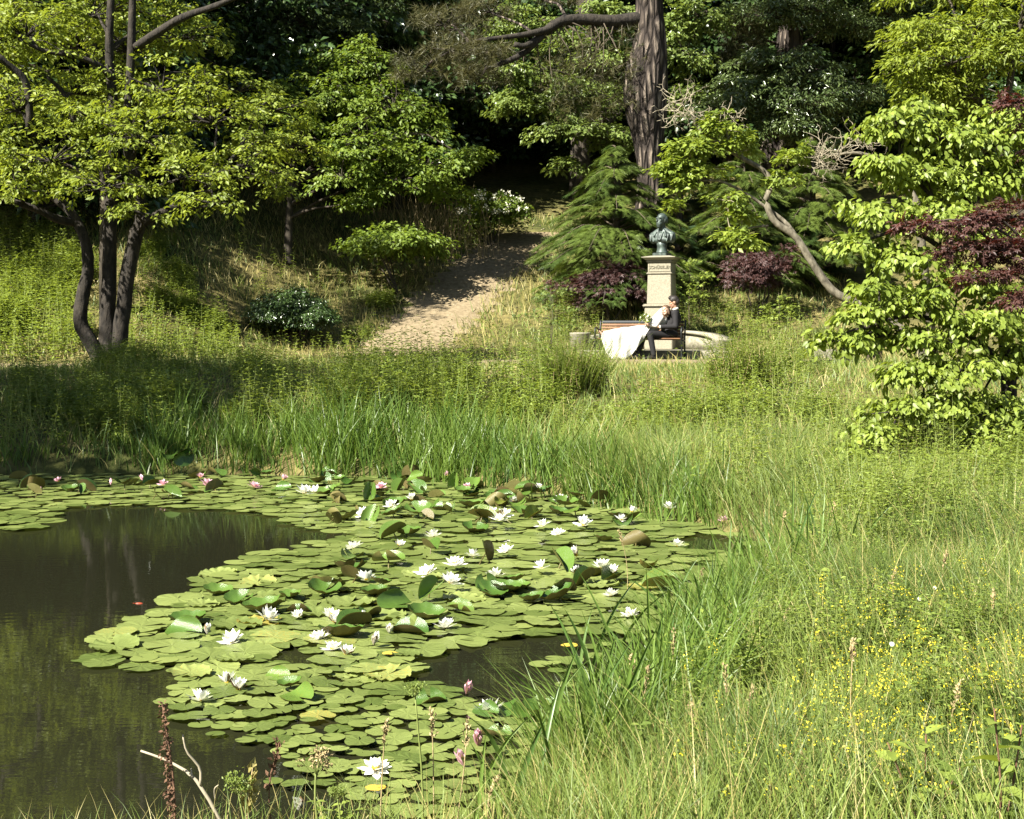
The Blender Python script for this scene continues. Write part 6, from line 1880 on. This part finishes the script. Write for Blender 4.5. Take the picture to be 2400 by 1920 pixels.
# pale dead forked twig
b0 = px_base(545, 3.75); DT = empty('dead_twig', b0); a = Acc()
j = P(470, 1842, 3.75) - b0
for path, r0 in (([(0, 0, 0), j, P(402, 1788, 3.78) - b0, P(330, 1760, 3.8) - b0], .006), ([j, P(468, 1800, 3.75) - b0, P(438, 1762, 3.74) - b0, P(428, 1722, 3.74) - b0], .0045), ([P(450, 1822, 3.75) - b0, P(448, 1800, 3.76) - b0], .003), ([P(505, 1875, 3.75) - b0, P(503, 1850, 3.73) - b0, P(512, 1840, 3.72) - b0], .003)):
    a.tube(smooth_path(path, 9), np.linspace(r0, r0 * .5, 9), 6)
a.build('twigs', M['twig_pale'], DT, True); tag(DT, 'pale leafless forked twig reaching over the water at lower left', 'twig')


def umbel(px, py, Y, r, label, mat='grass'):
    b0 = px_base(px + 15, Y); root = empty('umbel_plant', b0); e = P(px, py, Y) - b0
    st, fl = Acc(), Acc()
    st.tube(smooth_path([(0, 0, 0), e * .5 + rng.normal(0, .01, 3), e], 8), np.linspace(.004, .0025, 8), 6)
    for k in range(16):
        d = rand_dirs(1, .1)[0]; q = e + d * r * rng.uniform(.5, 1)
        st.tube(np.array([e - (0, 0, r * .5), q]), .001, 3, False)
        n_ = 16; fl.inst(LEAF[0], LEAF[1], q + rng.normal(0, r * .16, (n_, 3)), rng.standard_normal((n_, 3)), rng.standard_normal((n_, 3)) + (0, 0, 1), np.full(n_, r * .22), rng.uniform(.5, 1, n_))
    st.build('stalks', M['stem'], root, True); fl.build('florets', M[mat], root)
    return tag(root, label, 'plant')


umbel(556, 1845, 3.7, .045, 'yellow-green umbel plant at the bottom edge beside the fat spike')
umbel(790, 1862, 3.75, .03, 'small pale umbel at the bottom edge under the white lily')
umbel(972, 1622, 4.2, .035, 'thin pale green umbel in front of the pink bud')
umbel(740, 1800, 3.6, .05, 'wispy brown seed plant standing before the lily pads', 'straw')


def leafy(label, px, Y, stems, leaf, mat='weed', name='leafy_sapling', whorl=False):
    b0 = px_base(px, Y); root = empty(name, b0); st, lf = Acc(), Acc()
    for tx, ty, dY in stems:
        e = P(tx, ty, Y + dY) - b0; o = np.array((rng.normal(0, .03), rng.normal(0, .03), 0))
        pts = smooth_path([o, (o + e) / 2 + rng.normal(0, .01, 3), e], 10); st.tube(pts, np.linspace(.004, .002, 10), 6)
        n_ = 9
        for k in range(n_):
            t = .3 + .7 * k / (n_ - 1); p = np.array([np.interp(t, np.linspace(0, 1, 10), pts[:, q]) for q in range(3)])
            for s in ((0, 1) if whorl else (0,)):
                az = k * (1.57 if whorl else 2.4) + s * math.pi + rng.normal(0, .3)
                f = np.array([[math.cos(az), math.sin(az), rng.uniform(-.1, .45)]])
                lf.inst(LEAF6[0], LEAF6[1], p[None], f, np.array([[0, 0, 1.0]]) + .2 * rng.standard_normal((1, 3)), np.array([leaf * rng.uniform(.7, 1.15) * (1.15 - .5 * t)]), np.array([rng.random()]))
    st.build('stem', M['stem'] if whorl else M['dock'], root, True); lf.build('leaves', M[mat], root, True)
    return tag(root, label, 'plant')


leafy('broad-leaved sapling with dark stem at the lower right corner', 2385, 3.35, [(2330, 1660, 0), (2395, 1700, .1)], .105)
leafy('broad-leaved sapling at the bottom edge left of the corner sapling', 2200, 3.45, [(2080, 1740, 0), (2170, 1720, .1), (2250, 1800, 0)], .09)
leafy('upright herb with paired leaves on the right shore', 1935, 6.2, [(1925, 1335, 0), (1950, 1400, .1)], .07, 'weed', 'whorled_herb', True)
leafy('bushy nettle-like herb in the grass right of the frontmost iris', 1790, 4.9, [(1740, 1540, 0), (1790, 1560, .1), (1830, 1600, 0), (1720, 1600, .1), (1850, 1640, 0), (1780, 1650, -.1)], .06, 'weed', 'nettle_plant', True)
leafy('low leafy herb at the bottom edge beside the iris blades', 1560, 4.0, [(1500, 1700, 0), (1560, 1690, .1), (1600, 1740, 0), (1640, 1720, .05), (1530, 1780, 0)], .05, 'grass', 'nettle_plant', True)
leafy('small leafy weed at the bottom edge under the small umbel', 760, 3.75, [(740, 1880, 0), (800, 1885, .05), (830, 1900, 0)], .05, 'weed', 'nettle_plant', True)

# yellow bedstraw through the grass
YF, YS = Acc(), Acc()
n_ = 360
Y = 3.4 * (6.0 / 3.4) ** rng.random(n_); px = 1900 + 540 * rng.random(n_) ** .8 - 300 * (rng.random(n_) < .10)
x = (px - 1200) / FPX * Y
k = (vnoise(x, Y, .45, 21) > .42) & (shore(x, Y) > .3)
x, Y = x[k], Y[k]
z = hgt(x, Y); hh = rng.uniform(.14, .34, len(x))
b = np.stack([x, Y, z], -1); tp = b + np.stack([rng.normal(0, .03, len(x)), rng.normal(0, .03, len(x)), hh], -1)
s = np.array((.0015, 0, 0))
YS.add(np.stack([b - s, b + s, tp], 1).reshape(-1, 3), np.arange(3 * len(x)).reshape(-1, 3), np.full(3 * len(x), .5))
for q in range(len(x)):
    n_ = 13
    YF.inst(LEAF[0], LEAF[1], tp[q] + rng.normal(0, 1, (n_, 3)) * np.array((.012, .012, .016)), rng.standard_normal((n_, 3)), np.array((0, 0, 1.0)) + .6 * rng.standard_normal((n_, 3)), rng.uniform(.005, .010, n_), rng.random(n_))
tag(YF.build('yellow_wildflowers', M['yellow']), 'sprinkled tiny yellow wildflowers in the near grass', None, None, 'stuff')
tag(YS.build('wildflower_stems', M['stem']), 'thin stems of the yellow wildflowers', None, None, 'stuff')

# four daisies
PTS = petal(.2)
for k, (px, py, Y, lab) in enumerate(((2190, 1378, 6.0, 'small white daisy in the right-hand grass, highest of four'), (2155, 1404, 5.8, 'small white daisy just below the highest daisy'), (2132, 1443, 5.5, 'small white daisy third down in the right-hand grass'), (2090, 1510, 5.0, 'small white daisy lowest of four in the right-hand grass'))):
    e = P(px, py, Y); b0 = px_base(px, Y); root = empty('daisy', b0)
    a = Acc(); a.tube(np.array([(0, 0, 0), e - b0]), .0018, 5); a.build('stem', M['stem'], root)
    f = Acc(); n_ = 13; az = np.arange(n_) * 2 * math.pi / n_
    f.inst(PTS[0], PTS[1], np.repeat((e - b0)[None], n_, 0), np.stack([np.cos(az), .5 * np.sin(az), .8 * np.sin(az)], -1), np.repeat(np.array([[0, -.85, .5]]), n_, 0), np.full(n_, .010), np.full(n_, .7)); f.build('petals', M['petal_w'], root)
    V, T = ellipsoid(e - b0, (.003, .003, .002)); c = Acc(); c.add(V, T); c.build('disc', M['stamen'], root)
    tag(root, lab, 'daisy')

# goldfish just breaking the surface
x, y = G(326, 1415)
V, T = ellipsoid((0, 0, 0), (.022, .006, .005)); a = Acc(); a.add(V, T); a.add([(-.018, 0, 0), (-.036, .008, .002), (-.034, -.008, .002)], [(0, 1, 2)])
GFM = plain_mat('goldfish', (.30, .05, .02), .4)
root = empty('goldfish', (x, y, .001)); a.build('body', GFM, root, True); tag(root, 'small orange goldfish at the surface of the open water', 'fish')
